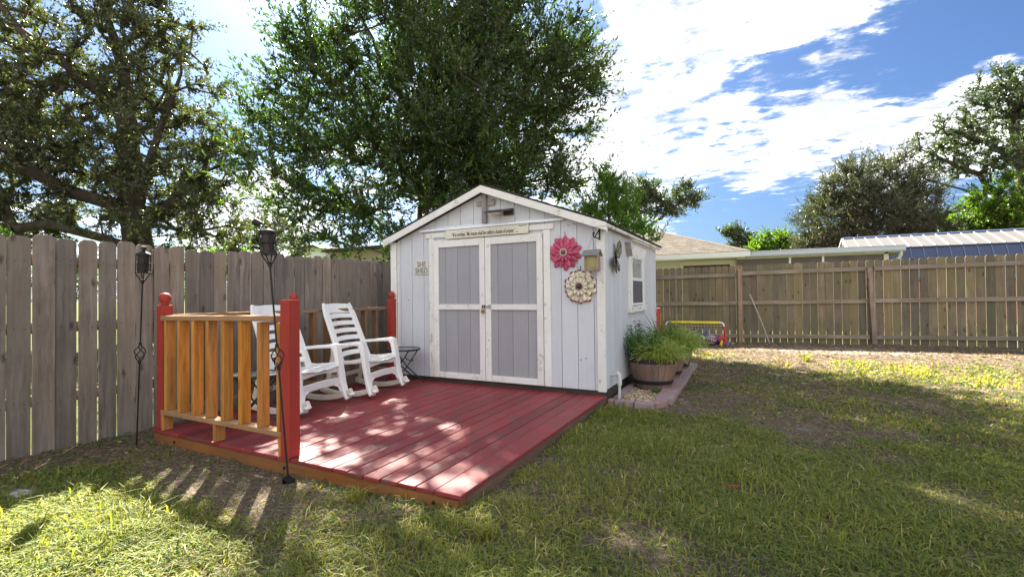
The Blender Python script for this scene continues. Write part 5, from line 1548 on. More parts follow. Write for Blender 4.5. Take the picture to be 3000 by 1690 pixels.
porch = empty('screened_porch', (1.9, 19, 0), 'flat-roofed screened porch with pale blue gutter beside the cream house', 'porch')
MB().prism([(18.02, 2.50), (18.02, 2.63), (21.5, 2.80), (21.5, 2.66)], -.24, 3.99, 'yz').build('porch_roof', M['white_house_trim'], porch)
MB().prism([(17.93, 2.455), (18.018, 2.455), (18.018, 2.62), (17.90, 2.62), (17.90, 2.50)], -.27, 4.0, 'yz').build('gutter', M['gutter'], porch)
MB().box(-.24, 3.99, 17.885, 18.018, 2.6205, 2.645, .004).build('gutter_lip', M['gutter'], porch)
MB().box(-.56, 3.52, 18.10, 18.16, 2.40, 2.495, .003).build('beam', M['cream_wall'], porch)
for x in (1.02, 1.94): MB().box(x - .03, x + .03, 18.105, 18.155, .1, 2.399, .003).build('mullion', M['white_house_trim'], porch)
MB().box(3.50, 3.62, 18.08, 18.18, .1, 2.395, .004).build('porch_post', M['cream_wall'], porch)
for a, b in ((-.55, .985), (1.055, 1.905), (1.975, 3.495)):
    MB().box(a, b, 18.125, 18.132, .2, 2.395).build('screen_panel', M['screen_dark'], porch)
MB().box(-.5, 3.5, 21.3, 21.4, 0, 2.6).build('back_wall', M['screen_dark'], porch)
MB().box(3.62, 3.98, 18.12, 21.4, 2.43, 2.46).build('side_soffit', M['cream_wall'], porch)
MB().tube([(3.90, 17.99, 2.46), (3.90, 18.0, 2.36), (3.86, 18.04, 2.25), (3.74, 18.06, 2.17), (3.66, 18.08, 2.05), (3.66, 18.1, .1)], .045, 10).build('downspout', M['cream_wall'], porch, True)
ac = MB().lathe([(.001, 0), (.14, .02), (.15, .06), (.13, .13), (.05, .18), (.001, .19)], (1.15, 17.7 + 1.2, 2.05), 16)
MB().tube([(1.15, 18.9, 2.50), (1.15, 18.9, 2.24)], .02, 8).build('fan_rod', M['dark'], porch)
ac.build('ceiling_fan_hub', M['dark'], porch)

# ================================================================== METAL BARN
barn = empty('metal_barn', (8, 23, 0), 'long gambrel barn with light ribbed metal roof above navy panels and red end wall', 'barn')
BX0, BX1, BYR, BZR, BYB, BZB = 3.28, 14.4, 24.0, 3.48, 22.45, 2.91
MB().prism([(21.75, .1), (21.75, 1.6), (BYB, BZB - .03), (BYR, BZR - .04), (BYR + 1.55, BZB - .03), (26.2, 1.6), (26.2, .1)], BX0 + .02, BX1, 'yz').build('end_wall', M['barn_red'], barn)
dy, dz = BYB - BYR, BZB - BZR
x = BX0 - .03; sp = .372
while x < BX1:
    x2 = min(x + sp, BX1)
    mb = MB().add([(x, BYR, BZR), (x2 - .004, BYR, BZR), (x2 - .004, BYB - .03, BZB - .011), (x, BYB - .03, BZB - .011), (x, BYR, BZR - .02), (x2 - .004, BYR, BZR - .02), (x2 - .004, BYB - .03, BZB - .031), (x, BYB - .03, BZB - .031)],
                  [(0, 3, 2, 1), (4, 5, 6, 7), (3, 7, 6, 2), (0, 1, 5, 4), (0, 4, 7, 3), (1, 2, 6, 5)])
    p = mb.build('roof_panel', M['barn_roof'], barn)
    rb = MB(); e = Vector((0, dy, dz)).normalized()
    rb.sweep([(x + .015, BYR, BZR + .012), (x + .015, BYB - .03, BZB + .002)], (1, 0, 0), .036, .030, .15)
    rb.build('roof_rib', M['barn_rib'], p)
    # lower navy panel
    q = MB().add([(x, BYB, BZB - .012), (x2 - .004, BYB, BZB - .012), (x2 - .004, 21.72, 1.58), (x, 21.72, 1.58), (x, BYB + .03, BZB - .03), (x2 - .004, BYB + .03, BZB - .03), (x2 - .004, 21.75, 1.56), (x, 21.75, 1.56)],
                 [(0, 3, 2, 1), (4, 5, 6, 7), (3, 7, 6, 2), (0, 1, 5, 4), (0, 4, 7, 3), (1, 2, 6, 5)]).build('navy_panel', M['barn_blue'], barn)
    MB().sweep([(x + .015, BYB - .006, BZB - .008), (x + .015, 21.715, 1.59)], (1, 0, 0), .030, .022, .15).build('navy_rib', M['barn_blue_rib'], q)
    x += sp
MB().prism([(BYR - .13, BZR - .030), (BYR, BZR + .030), (BYR + .13, BZR - .03), (BYR + .13, BZR - .02), (BYR, BZR + .045), (BYR - .13, BZR - .015)], BX0 - .04, BX1, 'yz').build('ridge_cap', M['barn_blue'], barn)
MB().box(BX0 - .04, BX1, BYB - .055, BYB - .032, BZB - .05, BZB - .012).build('break_trim', M['barn_blue'], barn)
MB().prism([(BYB - .05, BZB - .05), (BYR, BZR - .005), (BYR + 1.6, BZB - .05), (BYR + 1.6, BZB - .13), (BYR, BZR - .10), (BYB - .05, BZB - .13)], BX0 - .055, BX0 + .019, 'yz').build('gable_trim', M['barn_rib'], barn)
vt = MB().box(BX0 - .02, BX0 + .019, BYR - .12, BYR + .12, 3.0, 3.28, .004).build('gable_vent', M['barn_rib'], barn)
for k in range(5): MB().box(BX0 - .03, BX0 - .021, BYR - .085, BYR + .085, 3.03 + k * .05, 3.055 + k * .05).build('louvre', M['dark'], vt)
MB().prism([(BYR + 1.55, BZB - .03), (BYR, BZR - .002), (BYR, BZR - .02), (BYR + 1.55, BZB - .05)], BX0, BX1, 'yz').build('rear_roof', M['barn_roof'], barn)

# ================================================================== BEIGE HOUSE ON THE LEFT
bh = empty('beige_house', (-11, 13, 0), 'beige lap-sided building behind the left fence, next to the shed', 'house')
MB().box(-13.34, -8.2, 12.02, 16, 0, 2.84).build('wall', M['beige_siding'], bh)
MB().box(-13.40, -13.28, 11.96, 12.02, 0, 2.84, .004).build('corner_trim', M['beige_siding'], bh)
for k in range(22):
    z = .1 + k * .128
    if z > 2.75: break
    MB().add([(-13.28, 11.985, z), (-8.2, 11.985, z), (-8.2, 12.018, z + .125), (-13.28, 12.018, z + .125), (-13.28, 12.018, z - .002), (-8.2, 12.018, z - .002)], [(0, 1, 2, 3), (4, 5, 1, 0), (0, 3, 4), (1, 5, 2)]).build('siding_board', M['beige_siding'], bh)
MB().prism([(11.75, 2.86), (11.75, 2.92), (14.0, 3.25), (16.3, 2.92), (16.3, 2.86)], -13.55, -8.1, 'yz').build('roof', M['shingle_tan'], bh)
MB().box(-13.56, -8.09, 11.725, 11.749, 2.83, 2.93, .003).build('eave_fascia', M['fascia_brown'], bh)
gh_ = empty('grey_roof_house', (-25, 20, 0), 'small dark grey gabled roof far behind the left fence under the wires', 'house')
MB().prism([(-27.2, 0), (-22.5, 0), (-22.5, 3.6), (-24.9, 4.5), (-27.2, 3.6)], 21.0, 26).build('wall', M['white_house_trim'], gh_)
MB().prism([(-27.5, 3.50), (-24.9, 4.50), (-22.2, 3.50), (-22.2, 3.62), (-24.9, 4.64), (-27.5, 3.62)], 20.7, 26.2).build('roof', M['shingle_dark'], gh_)
for zz_ in (0, .45):
    pts = [Vector((-33.0, 16.6, 8.0 + zz_)).lerp(Vector((-21.0, 23.0, 2.95 + zz_ * .6)), i / 12) - Vector((0, 0, .5 * math.sin(math.pi * i / 12))) for i in range(13)]
    w_ = MB().tube(pts, .012, 5).build('power_line', M['wire'])
    tag(w_, ('lower' if zz_ == 0 else 'upper') + ' power line sloping down behind the left fence', 'power line')

# ================================================================== TREES
def tubes_np(segs, n=6):
    """segs: list of (p0,p1,r0,r1); returns quads as triangles."""
    P0 = np.array([s[0] for s in segs]); P1 = np.array([s[1] for s in segs])
    r0 = np.array([s[2] for s in segs])[:, None]; r1 = np.array([s[3] for s in segs])[:, None]
    D = P1 - P0; D /= np.maximum(1e-6, np.linalg.norm(D, axis=1, keepdims=True))
    up = np.where(np.abs(D[:, 2:3]) > .9, np.array([[1., 0, 0]]), np.array([[0, 0, 1.]]))
    S = np.cross(D, up); S /= np.linalg.norm(S, axis=1, keepdims=True); T = np.cross(D, S)
    V = []
    for P, r in ((P0 - D * r0 * .3, r0), (P1 + D * r1 * .3, r1)):
        for k in range(n):
            a = 2 * math.pi * k / n; V.append(P + (S * math.cos(a) + T * math.sin(a)) * r)
    V = np.stack(V, 1).reshape(-1, 3); i = 2 * n * np.arange(len(segs))
    F = np.concatenate([np.stack([i + k, i + (k + 1) % n, i + n + (k + 1) % n, i + n + k], 1) for k in range(n)])
    return V, F

def tree(name, label, cat, limbs, blobs, n_att, seed, leafmat, bark, r_base, leaf_l, leaf_w, twigs, lpt, twig_len, step=.35,
         up=.25, droop=0.0, min_r=.008, group=None, cluster=.0, jit=.18, outward=.6, shell=.5, twig_w=.006):
    rr = np.random.RandomState(seed)
    base = limbs[0][0]
    t = empty(name, base, label, cat, group)
    nodes = []; par = []
    # given limbs
    for li, limb in enumerate(limbs):
        pts = [np.array(p, float) for p in limb]
        start = 0
        if li == 0: nodes.append(pts[0]); par.append(-1); cur = 0
        else:
            dd = [np.linalg.norm(q - pts[0]) for q in nodes]; cur = int(np.argmin(dd))
        for a, b in zip(pts[:-1], pts[1:]):
            m_ = max(1, int(np.linalg.norm(b - a) / step))
            for k in range(1, m_ + 1):
                q = a + (b - a) * k / m_ + rr.normal(size=3) * step * .07
                nodes.append(q); par.append(cur); cur = len(nodes) - 1
    # attractors inside the crown
    bl = np.array(blobs); wts = bl[:, 3] ** 2.3; wts /= wts.sum()
    idx = rr.choice(len(bl), n_att, p=wts)
    d = rr.normal(size=(n_att, 3)); d /= np.linalg.norm(d, axis=1, keepdims=True)
    rad = rr.rand(n_att) ** shell
    A = bl[idx, :3] + d * (rad * bl[idx, 3])[:, None] * np.array([1, 1, .92])
    A = A[A[:, 2] > 1.2]
    c0 = np.array(nodes[-1]) * .5 + np.array(nodes[0]) * .5
    order = np.argsort(np.min([np.linalg.norm(A - q, axis=1) for q in nodes[:: max(1, len(nodes) // 30)]], axis=0))
    cap = len(nodes) + n_att * 40
    NA = np.zeros((cap, 3)); NA[:len(nodes)] = nodes; nn = len(nodes)
    depth = np.zeros(cap); 
    tips = []
    root_h = nodes[0][2]
    for a in A[order]:
        dist = np.linalg.norm(NA[:nn] - a, axis=1) + np.maximum(0, (NA[:nn, 2] - a[2])) * .5 + depth[:nn] * .06
        j = int(np.argmin(dist))
        p = NA[j].copy(); L = np.linalg.norm(a - p)
        m_ = max(1, int(L / step))
        prev = j; dirv = (a - p) / max(L, 1e-6)
        side = np.cross(dirv, rr.normal(size=3)) * L * jit
        for k in range(1, m_ + 1):
            u = k / m_
            q = p + (a - p) * u + side * math.sin(math.pi * u) + rr.normal(size=3) * step * .08
            if nn >= cap: break
            NA[nn] = q; par.append(prev); depth[nn] = depth[prev] + 1; prev = nn; nn += 1
        tips.append(prev)
    cnt = np.zeros(nn)
    for q in tips: cnt[q] += 1
    for i in range(nn - 1, 0, -1): cnt[par[i]] += max(cnt[i], .5)
    rads = min_r * np.maximum(cnt, .6) ** .48
    sc = r_base / rads[0]
    pw = math.log(r_base / min_r) / math.log(max(cnt[0], 2))
    rads = min_r * np.maximum(cnt, .8) ** pw
    segs = [(NA[par[i]], NA[i], rads[par[i]] if rads[par[i]] < rads[i] * 2.2 else rads[i] * 1.5, rads[i]) for i in range(1, nn)]
    segs[0] = (NA[0] - np.array([0, 0, .4]), NA[1], r_base * 1.35, rads[1])
    V, F = tubes_np(segs, 6)
    np_mesh('trunk', V, F, bark, t, smooth=True)
    # twigs with leaves
    TP = NA[tips]; par_a = np.array(par[:nn]); PD = TP - NA[np.maximum(0, par_a[tips])]
    PD /= np.maximum(1e-6, np.linalg.norm(PD, axis=1, keepdims=True))
    n = len(TP)
    cen = np.average(bl[:, :3], axis=0, weights=wts)
    O = TP - cen; O /= np.maximum(1e-6, np.linalg.norm(O, axis=1, keepdims=True))
    TPr = np.repeat(TP, twigs, 0)
    D = rr.normal(size=(n * twigs, 3)) * .75 + np.repeat(O, twigs, 0) * outward + np.repeat(PD, twigs, 0) * .5 + np.array([0, 0, up - droop])
    D /= np.linalg.norm(D, axis=1, keepdims=True)
    Lt = twig_len * (.45 + 1.15 * rr.rand(n * twigs) ** 1.7)
    TPr = TPr + rr.normal(size=TPr.shape) * cluster
    E_ = TPr + D * Lt[:, None] + np.array([0, 0, -1]) * (droop * Lt * .4)[:, None]
    sv = stems(TPr, E_, twig_w, rr)
    np_mesh('twigs', sv[0], sv[1], bark, t)['kind'] = 'stuff'
    u = np.tile((np.arange(lpt) + .5) / lpt, n * twigs) + rr.uniform(-.05, .05, n * twigs * lpt)
    P = np.repeat(TPr, lpt, 0) + np.repeat(D * Lt[:, None], lpt, 0) * u[:, None] + rr.normal(size=(n * twigs * lpt, 3)) * leaf_l * .12
    LD = np.repeat(D, lpt, 0) * .75 + rr.normal(size=P.shape) * .55 + np.array([0, 0, up * .3 - droop])
    m_ = len(P)
    ll = leaf_l * rr.uniform(.65, 1.2, m_)
    lv = leaves(P, LD, ll, ll * leaf_w / leaf_l * rr.uniform(.8, 1.2, m_), rr)
    tint = np.repeat(np.clip(np.repeat(rr.normal(.38, .13, n * twigs), lpt) + rr.uniform(-.12, .12, m_), 0, 1), 4)
    c = np_mesh('crown', lv[0], lv[1], leafmat, t, tint=tint)
    return t

# evergreen behind the shed
_k = 1.45
def _sc(q): return (q[0] * _k, q[1] * _k, 1.25 + (q[2] - 1.25) * _k) + ((q[3] * _k,) if len(q) > 3 else ())
main_blobs = [(-8.08, 9.78, 8.7, 2.61), (-6.34, 11.46, 8.91, 2.38), (-9.09, 8.74, 6.43, 1.68), (-5.44, 11.96, 6.9, 1.76), (-4.96, 12.0, 5.31, 1.03), (-7.24, 10.26, 6.08, 2.52), (-9.2, 8.71, 4.71, 1.53), (-10.08, 7.81, 4.61, 0.86), (-10.48, 7.15, 4.5, 0.52), (-9.76, 7.65, 3.54, 0.79), (-8.61, 8.14, 3.11, 1.05), (-7.48, 8.06, 2.43, 0.57), (-5.72, 11.18, 4.11, 1.36), (-4.55, 11.67, 4.16, 0.67), (-7.21, 9.74, 3.82, 1.99), (-7.57, 10.79, 11.39, 2.05), (-10.01, 8.26, 7.05, 0.88), (-10.39, 7.86, 5.85, 0.71), (-6.62, 10.59, 5.0, 1.98), (-4.67, 12.34, 7.55, 0.86), (-10.69, 6.83, 4.05, 0.33), (-8.72, 7.64, 2.35, 0.47)]
tree('evergreen_tree', 'large glossy green tree rising behind the shed roof', 'tree',
     [[_sc(q) for q in limb] for limb in [[(-5.97,7.71,.2), (-5.97,7.71,2.41), (-5.91,7.71,3.93), (-5.93,7.69,4.83), (-6.34,7.24,5.44), (-6.78,6.78,6.8)], [(-5.93,7.69,4.3), (-5.67,8.04,5.60), (-5.31,8.42,7.13), (-5.2,8.4,9)], [(-5.95,7.7,3.4), (-6.6,6.9,4.5), (-7.1,6.0,5.4)], [(-5.95,7.7,3.0), (-5.0,8.1,3.9), (-4.2,8.5,4.9)]]],
     main_blobs, 840, 21, M['leaf_main'], M['bark'], .17, .135, .052, 9, 18, .90, step=.42, up=.75, outward=.55, jit=.10, shell=.42, min_r=.012, twig_w=.010)
# big live oak on the left
tree('live_oak', 'huge spreading oak beyond the left fence, its limbs reaching over it', 'tree',
     [[(-16.0,7.5,0), (-16.02,7.49,2.62), (-16.06,7.46,3.03), (-16.11,7.40,5.45), (-16.3,7.45,6.5)],
      [(-16.02,7.49,2.3), (-16.40,7.27,3.64), (-16.61,6.94,4.01), (-17.36,6.21,4.35), (-17.9,5.55,4.9), (-18.5,5.2,5.6)],
      [(-16.24,7.37,3.03), (-16.63,7.37,4.49), (-16.99,7.49,6.44), (-17.14,7.50,7.84), (-17.87,7.55,9.32), (-18.34,7.29,10.8), (-18.5,7.3,12)],
      [(-16.10,7.44,2.75), (-16.95,6.44,3.15), (-17.32,5.69,3.36), (-17.71,5.26,3.20)],
      [(-16.11,7.40,4.6), (-15.63,7.53,5.65), (-15.5,7.83,6.87), (-15.2,8.0,8)],
      [(-17.1,7.4,7.2), (-18.6,6.6,8.4), (-20.2,6.0,9.6)], [(-16.05,7.46,3.4), (-15.2,7.8,4.1), (-14.4,8.2,5.0)]],
     [(-18.43,6.19,5.88,2.5), (-17.79,7.61,8.56,2.2), (-15.64,8.17,7.05,1.72), (-16.49,6.65,4.92,2.1), (-14.41,8.27,5.23,1.45), (-14.95,7.45,3.93,1.6), (-18.85,5.95,7.60,2.0), (-17.89,5.38,3.68,1.2), (-17.56,7.59,10.40,1.5), (-21.11,4.81,6.62,2.6), (-22.08,5.37,10.23,2.2), (-14.04,8.45,5.73,0.81), (-16.78,8.07,11.9,1.5), (-13.74,8.08,3.72,0.87), (-18.80,4.91,4.26,1.7), (-20.55,6.16,10.32,1.2), (-16.2,7.9,9.3,1.5)],
     760, 22, M['leaf_oak'], M['bark'], .46, .105, .055, 11, 15, .50, step=.45, up=.12, outward=.4, jit=.25, shell=.42, min_r=.018, twig_w=.01)
# grey-green bushy tree behind the barn
tree('bushy_tree', 'dense grey-green tree with feathery tips behind the metal barn', 'tree',
     [[(5.4,29.7,0), (5.4,29.7,2.5), (5.3,29.6,5.2), (5.9,30,7.2)], [(5.4,29.7,2.0), (4.3,29.2,4.5), (4.3,29.1,6.6)], [(5.4,29.7,1.8), (6.9,30.4,4.5), (7.1,30.5,6.2)]],
     [(5.24,29.60,5.61,2.0), (3.68,28.82,4.77,1.7), (6.92,30.48,5.0,1.7), (6.03,29.99,6.9,1.25), (4.17,29.04,6.3,1.25), (6.44,30.14,7.6,0.62), (4.50,29.19,7.3,0.6), (7.24,30.63,6.0,1.1), (2.91,28.43,4.0,1.15), (7.98,31.04,4.0,0.95), (5.21,29.62,4.0,2.2), (7.3,30.7,3.6,1.5), (3.3,28.6,2.9,1.4)],
     640, 23, M['leaf_bush'], M['bark_light'], .22, .125, .050, 9, 16, .72, step=.45, up=.5, outward=.7, jit=.15, shell=.40, min_r=.014, twig_w=.014)
# oak at the right edge
tree('spreading_oak', 'open crowned dark oak with long crooked limbs at the right edge', 'tree',
     [[(15.0,38.1,0), (14.65,37.86,2.98), (13.83,37.40,5.32), (13.70,37.29,8.43), (13.2,36.9,10.5), (13.6,37.2,12.5)],
      [(13.83,37.40,5.32), (11.81,35.78,6.79), (11.11,35.06,7.68), (9.70,34.11,8.20), (8.71,33.59,8.75)],
      [(11.9,35.8,6.75), (10.51,34.55,6.72), (9.51,34.03,6.99), (8.36,33.43,7.47), (8.1,33.3,8.0)],
      [(13.70,37.29,8.0), (12.6,36.4,9.0), (11.44,35.53,9.6), (10.2,34.6,9.9)],
      [(14.3,37.6,4.0), (16,38.6,8), (17,39,11)]],
     [(13.40,37.08,11.35,2.2), (10.72,34.61,9.69,1.5), (9.56,34.01,9.70,1.1), (9.21,33.85,8.59,1.0), (11.20,34.88,8.39,1.3), (12.54,35.56,8.93,1.3), (12.56,36.63,12.52,1.3), (15.49,38.15,11.91,2.6), (8.66,33.50,9.42,0.7), (15.09,38.00,8.41,2.0), (13.79,37.24,13.48,1.1), (10.41,34.43,10.62,0.8), (9.69,34.11,7.73,0.6), (8.5,33.4,7.8,.6)],
     215, 24, M['leaf_oak_far'], M['bark'], .40, .17, .085, 8, 14, .66, step=.5, up=.15, outward=.35, jit=.28, shell=.5, min_r=.028, twig_w=.016)
tree('citrus_tree', 'bright yellow-green broadleaf tree above the barn roof at the right edge', 'tree',
     [[(12.0,34.2,0), (12.0,34.2,3.0), (12.2,34.3,5.0)], [(12,34.2,1.5), (10.5,33.4,3.8)], [(12,34.2,1.5), (13.8,35,4.5)]],
     [(11.04,33.72,4.75,1.75), (12.97,34.71,5.5,2.1), (9.91,33.15,4.0,1.2), (14.56,35.53,4.9,2.2), (11.99,34.22,4.0,1.8), (9.6,33.0,3.2,1.2)],
     420, 25, M['leaf_bright'], M['bark'], .2, .19, .085, 8, 14, .6, step=.45, up=.2, outward=.6, shell=.35, min_r=.016, twig_w=.014)
tree('young_tree', 'upright young bright green tree behind the shed at its right', 'tree',
     [[(-2.86,10.34,0), (-2.86,10.34,1.6), (-2.86,10.3,3.4)], [(-2.86,10.34,1.2), (-2.6,10.45,2.9)], [(-2.86,10.34,1.2), (-3.1,10.2,3.2)]],
     [(-2.88,10.29,3.62,0.42), (-2.75,10.36,3.13,0.52), (-2.56,10.47,2.75,0.42), (-3.02,10.22,3.13,0.42), (-2.29,10.61,2.60,0.22), (-2.8,10.3,2.4,.5), (-3.35, 10.0, 2.75, .4), (-2.0,10.4,2.35,.18)],
     120, 26, M['leaf_young'], M['bark'], .05, .075, .027, 8, 14, .36, step=.18, up=.8, outward=.35, shell=.5, min_r=.005, twig_w=.004)
tree('leaning_oak', 'small dark oak leaning right above the brown shingled roof', 'tree',
     [[(-5.3,24.3,0), (-5.11,24.33,3.00), (-4.85,24.44,4.55), (-3.99,24.87,5.32), (-3.22,25.26,5.91), (-2.60,25.57,6.22)], [(-5.1,24.3,3.6), (-5.2,24.3,5.3), (-5.1,24.3,6.6)]],
     [(-4.75,24.47,5.93,1.0), (-5.21,24.23,6.45,0.8), (-3.21,25.26,6.15,0.75), (-2.60,25.57,6.16,0.42), (-4.14,24.79,5.6,0.6), (-5.6,24.1,5.3,.8), (-3.6,25,5.6,.45)],
     130, 27, M['leaf_oak_far'], M['bark'], .12, .14, .06, 8, 13, .5, step=.35, up=.25, outward=.4, jit=.25, shell=.5, min_r=.014, twig_w=.012)
tree('distant_tree', 'tiny dark round-headed tree above the porch roof, left of the other one', 'tree',
     [[(-1.1,39.88,0), (-1.1,39.88,4.0), (-1.07,39.87,5.2)]], [(-1.07,39.87,5.25,0.85), (-1.5,39.68,5.7,0.6), (-.7,40,4.7,.6), (-1.3,39.8,4.4,.7)],
     70, 28, M['leaf_oak_far'], M['bark'], .1, .2, .1, 8, 10, .55, step=.4, min_r=.02, twig_w=.02)
tree('distant_tree', 'tiny yellow-green tree above the porch gutter, next to the bushy tree', 'tree',
     [[(1.3,37.6,0), (1.3,37.6,3.5), (1.3,37.6,4.6)]], [(1.02,37.58,4.63,1.1), (2.08,38.12,4.38,0.8), (.4,37.3,4.2,.7), (1.6,37.9,3.8,1.1)],
     110, 29, M['leaf_bright'], M['bark'], .1, .2, .1, 8, 10, .55, step=.4, min_r=.02, twig_w=.02)
tree('small_tree', 'small airy olive green tree above the left fence near the tall torch', 'tree',
     [[(-18.4,13,0), (-18.4,13,2.6), (-18.6,12.9,4.0)], [(-18.4,13,2.2), (-17.9,13.2,4.3)]],
     [(-19.09,12.63,3.75,0.95), (-18.06,13.16,4.16,0.86), (-19.61,12.37,3.3,0.6), (-17.69,13.36,3.44,0.65), (-17.31,13.56,3.00,0.5), (-18.6,12.9,2.9,1.1), (-20.2,12,2.8,.7)],
     190, 30, M['leaf_oak'], M['bark'], .1, .105, .045, 7, 11, .5, step=.35, up=.3, outward=.6, shell=.5, min_r=.01, twig_w=.008)
tree('garden_shrub', 'low yellow-green shrub glowing under the big oak, behind the left fence', 'shrub',
     [[(-17.6,4.6,0), (-17.6,4.6,1.6)]], [(-17.6,4.6,2.2,1.2), (-19,4.6,2.4,1.3), (-20.5,4,2.5,1.4), (-16.2,6.0,2.0,1.0), (-15.4,7.9,2.1,1.0), (-14.4,8.8,2.2,.7)],
     240, 31, M['leaf_young'], M['bark'], .06, .10, .045, 7, 12, .45, step=.35, up=.3, min_r=.008)
# palm
def palm():
    rr = np.random.RandomState(4)
    p = empty('palm_tree', (9.0, 34.5, 0), 'fan palm crown peeping between the bushy tree and the citrus tree', 'palm')
    MB().tube([(9.0, 34.5, 0), (9.05, 34.5, 2.6), (9.0, 34.5, 4.6)], [.18, .15, .13], 10).build('trunk', M['bark_light'], p, True)
    for k in range(24):
        a = k * 2.4; el = rr.uniform(-.5, 1.1)
        d = Vector((math.cos(a) * math.cos(el), math.sin(a) * math.cos(el), math.sin(el)))
        hub = Vector((9.0, 34.5, 4.6)) + d * .75
        mb = MB().tube([(9.0, 34.5, 4.6), hub], .018, 5)
        s = d.cross(Vector((0, 0, 1))).normalized(); u_ = s.cross(d)
        for j in range(19):
            b = (j / 18 - .5) * 3.6
            e = (d * math.cos(b) + s * math.sin(b)).normalized()
            L = .85 * (1 - .25 * abs(b) / 1.8)
            n_ = e.cross(u_).normalized() * .028
            mid = hub + e * L * .5; tip = hub + e * L + Vector((0, 0, -.12))
            mb.add([hub, mid + n_, tip, mid - n_], [(0, 1, 2), (0, 2, 3)])
        o = mb.build('frond', M['leaf_strap'], p)
palm()

# ================================================================== LAWN
def lawn():
    rr = np.random.RandomState(9)
    def sample(n, rmin, rmax, power):
        th = rr.uniform(R(27.2 - 64), R(27.2 + 64), n)
        r = (rr.rand(n) * (rmax ** power - rmin ** power) + rmin ** power) ** (1 / power)
        return -r * np.sin(th), r * np.cos(th), r
    def mask(x, y):
        m = (x > -5.22) & (x < 9.3) & (y < 12.0 + .062 * x) & (y > -.6)
        m &= ~((x > DKX0 + .0) & (x < DKX1 + .005) & (y > DKY0 - .0) & (y < SY0 + .1))
        m &= ~((x > SX0 - .02) & (x < -.90) & (y > SY0 + .03) & (y < SY1 + .25))
        return m
    def cover(x, y):
        c = .22 + .85 * vnoise(x + 3, y, .9) + .60 * (vnoise(x, y + 7, 3.3) - .5) + .25 * (vnoise(x, y, 9) - .5)
        sa = sand_amt(x, y)
        c -= np.clip(sa - .12, 0, 1) * 1.6
        # worn shady strip by the left fence and the deck front
        c -= .85 * smoothstep(-2.2, -3.2, x) * smoothstep(1.45, 2.0, y) + .75 * smoothstep(-4.4, -5.0, x)
        c -= .40 * np.exp(-(((x - .6) / 1.1) ** 2 + ((y - 4.6) / .8) ** 2))
        c -= .55 * smoothstep(9.6, 11.0, y)
        c -= .25 * smoothstep(6.5, 8.5, y)
        return np.clip(c, .04, 1)
    parts = []
    # blades
    for (n, r0, r1, pw) in ((330000, .9, 5.2, 1.25), (200000, 4.0, 14.0, 1.1)):
        x, y, r = sample(n, r0, r1, pw)
        k = mask(x, y); x, y, r = x[k], y[k], r[k]
        c = cover(x, y); k = rr.rand(len(x)) < c; x, y, r, c = x[k], y[k], r[k], c[k]
        # gather into tufts
        tx = np.round(x / .045) * .045; ty = np.round(y / .045) * .045
        g_ = rr.rand(len(x)) < .5
        x = np.where(g_, tx + (x - tx) * .4, x); y = np.where(g_, ty + (y - ty) * .4, y)
        n = len(x)
        tall = .18 + .6 * vnoise(x, y, 1.6) ** 1.3 + .25 * vnoise(x, y, 7)
        H_ = (.018 + .056 * tall) * rr.uniform(.5, 1.35, n) * (.55 + .55 * c)
        ragged = rr.rand(n) < .05
        H_ = np.where(ragged, H_ * 1.9, H_)
        W_ = rr.uniform(.0034, .0076, n) * np.clip(r / 3.2, 1, 3.2)
        a = rr.uniform(0, 6.283, n); lean = rr.uniform(.3, 1.9, n) * (.6 + .7 * (1 - tall))
        z = gz(x, y) - .004
        dx, dy = np.cos(a), np.sin(a); sx, sy = -np.sin(a + rr.normal(size=n) * .5), np.cos(a)
        P0 = np.stack([x, y, z], 1)
        mid = P0 + np.stack([dx * lean * H_ * .38, dy * lean * H_ * .38, H_ * .62], 1)
        tip = P0 + np.stack([dx * lean * H_ * 1.15, dy * lean * H_ * 1.15, H_ * np.clip(1.05 - .32 * lean, .25, 1)], 1)
        S = np.stack([sx, sy, np.zeros(n)], 1) * (W_ / 2)[:, None]
        V = np.stack([P0 - S * .8, P0 + S * .8, mid + S, mid - S, tip], 1).reshape(-1, 3)
        i = 5 * np.arange(n)
        F = np.concatenate([np.stack([i, i + 1, i + 2], 1), np.stack([i, i + 2, i + 3], 1), np.stack([i + 3, i + 2, i + 4], 1)])
        dry = vnoise(x + 20, y + 4, .8) * .25 + .30 * smoothstep(5.5, 9, y)
        t = np.clip(rr.normal(.34, .14, n) + dry * .6 + (rr.rand(n) < .12) * .40 - .05, 0, 1)
        parts.append((V, F, np.repeat(t, 5)))
    V, F, t = join(parts)
    o = np_mesh('grass', V, F, M['grass'], tint=t); tag(o, 'patchy green lawn grass with yellowed and worn spots', 'grass', kind='stuff')
    # creeping broad-leaved weeds
    x, y, r = sample(42000, 1.0, 11.0, 1.2); k = mask(x, y); x, y, r = x[k], y[k], r[k]
    w = vnoise(x + 40, y + 11, 1.4) + .35 * smoothstep(-1.5, -3.2, x) + .3 * (vnoise(x, y, 6) - .5); k = rr.rand(len(x)) < np.clip((w - .38) * 2.0, 0, 1) * (1 - np.clip(sand_amt(x, y) * 1.3, 0, .9)) * (1 - .8 * smoothstep(9, 11, y)) ; x, y, r = x[k], y[k], r[k]
    n = len(x)
    P = np.stack([x, y, gz(x, y) + rr.uniform(.006, .030, n)], 1)
    P3 = np.repeat(P, 3, 0); a = np.repeat(rr.uniform(0, 6.28, n), 3) + np.tile([0, 2.1, 4.2], n)
    D = np.stack([np.cos(a), np.sin(a), rr.uniform(-.1, .5, 3 * n)], 1)
    sc_ = np.repeat(np.clip(r / 3.5, 1, 2.2), 3)
    L = rr.uniform(.008, .016, 3 * n) * sc_
    lv = leaves(P3, D, L, L * .8, rr, fold=.1)
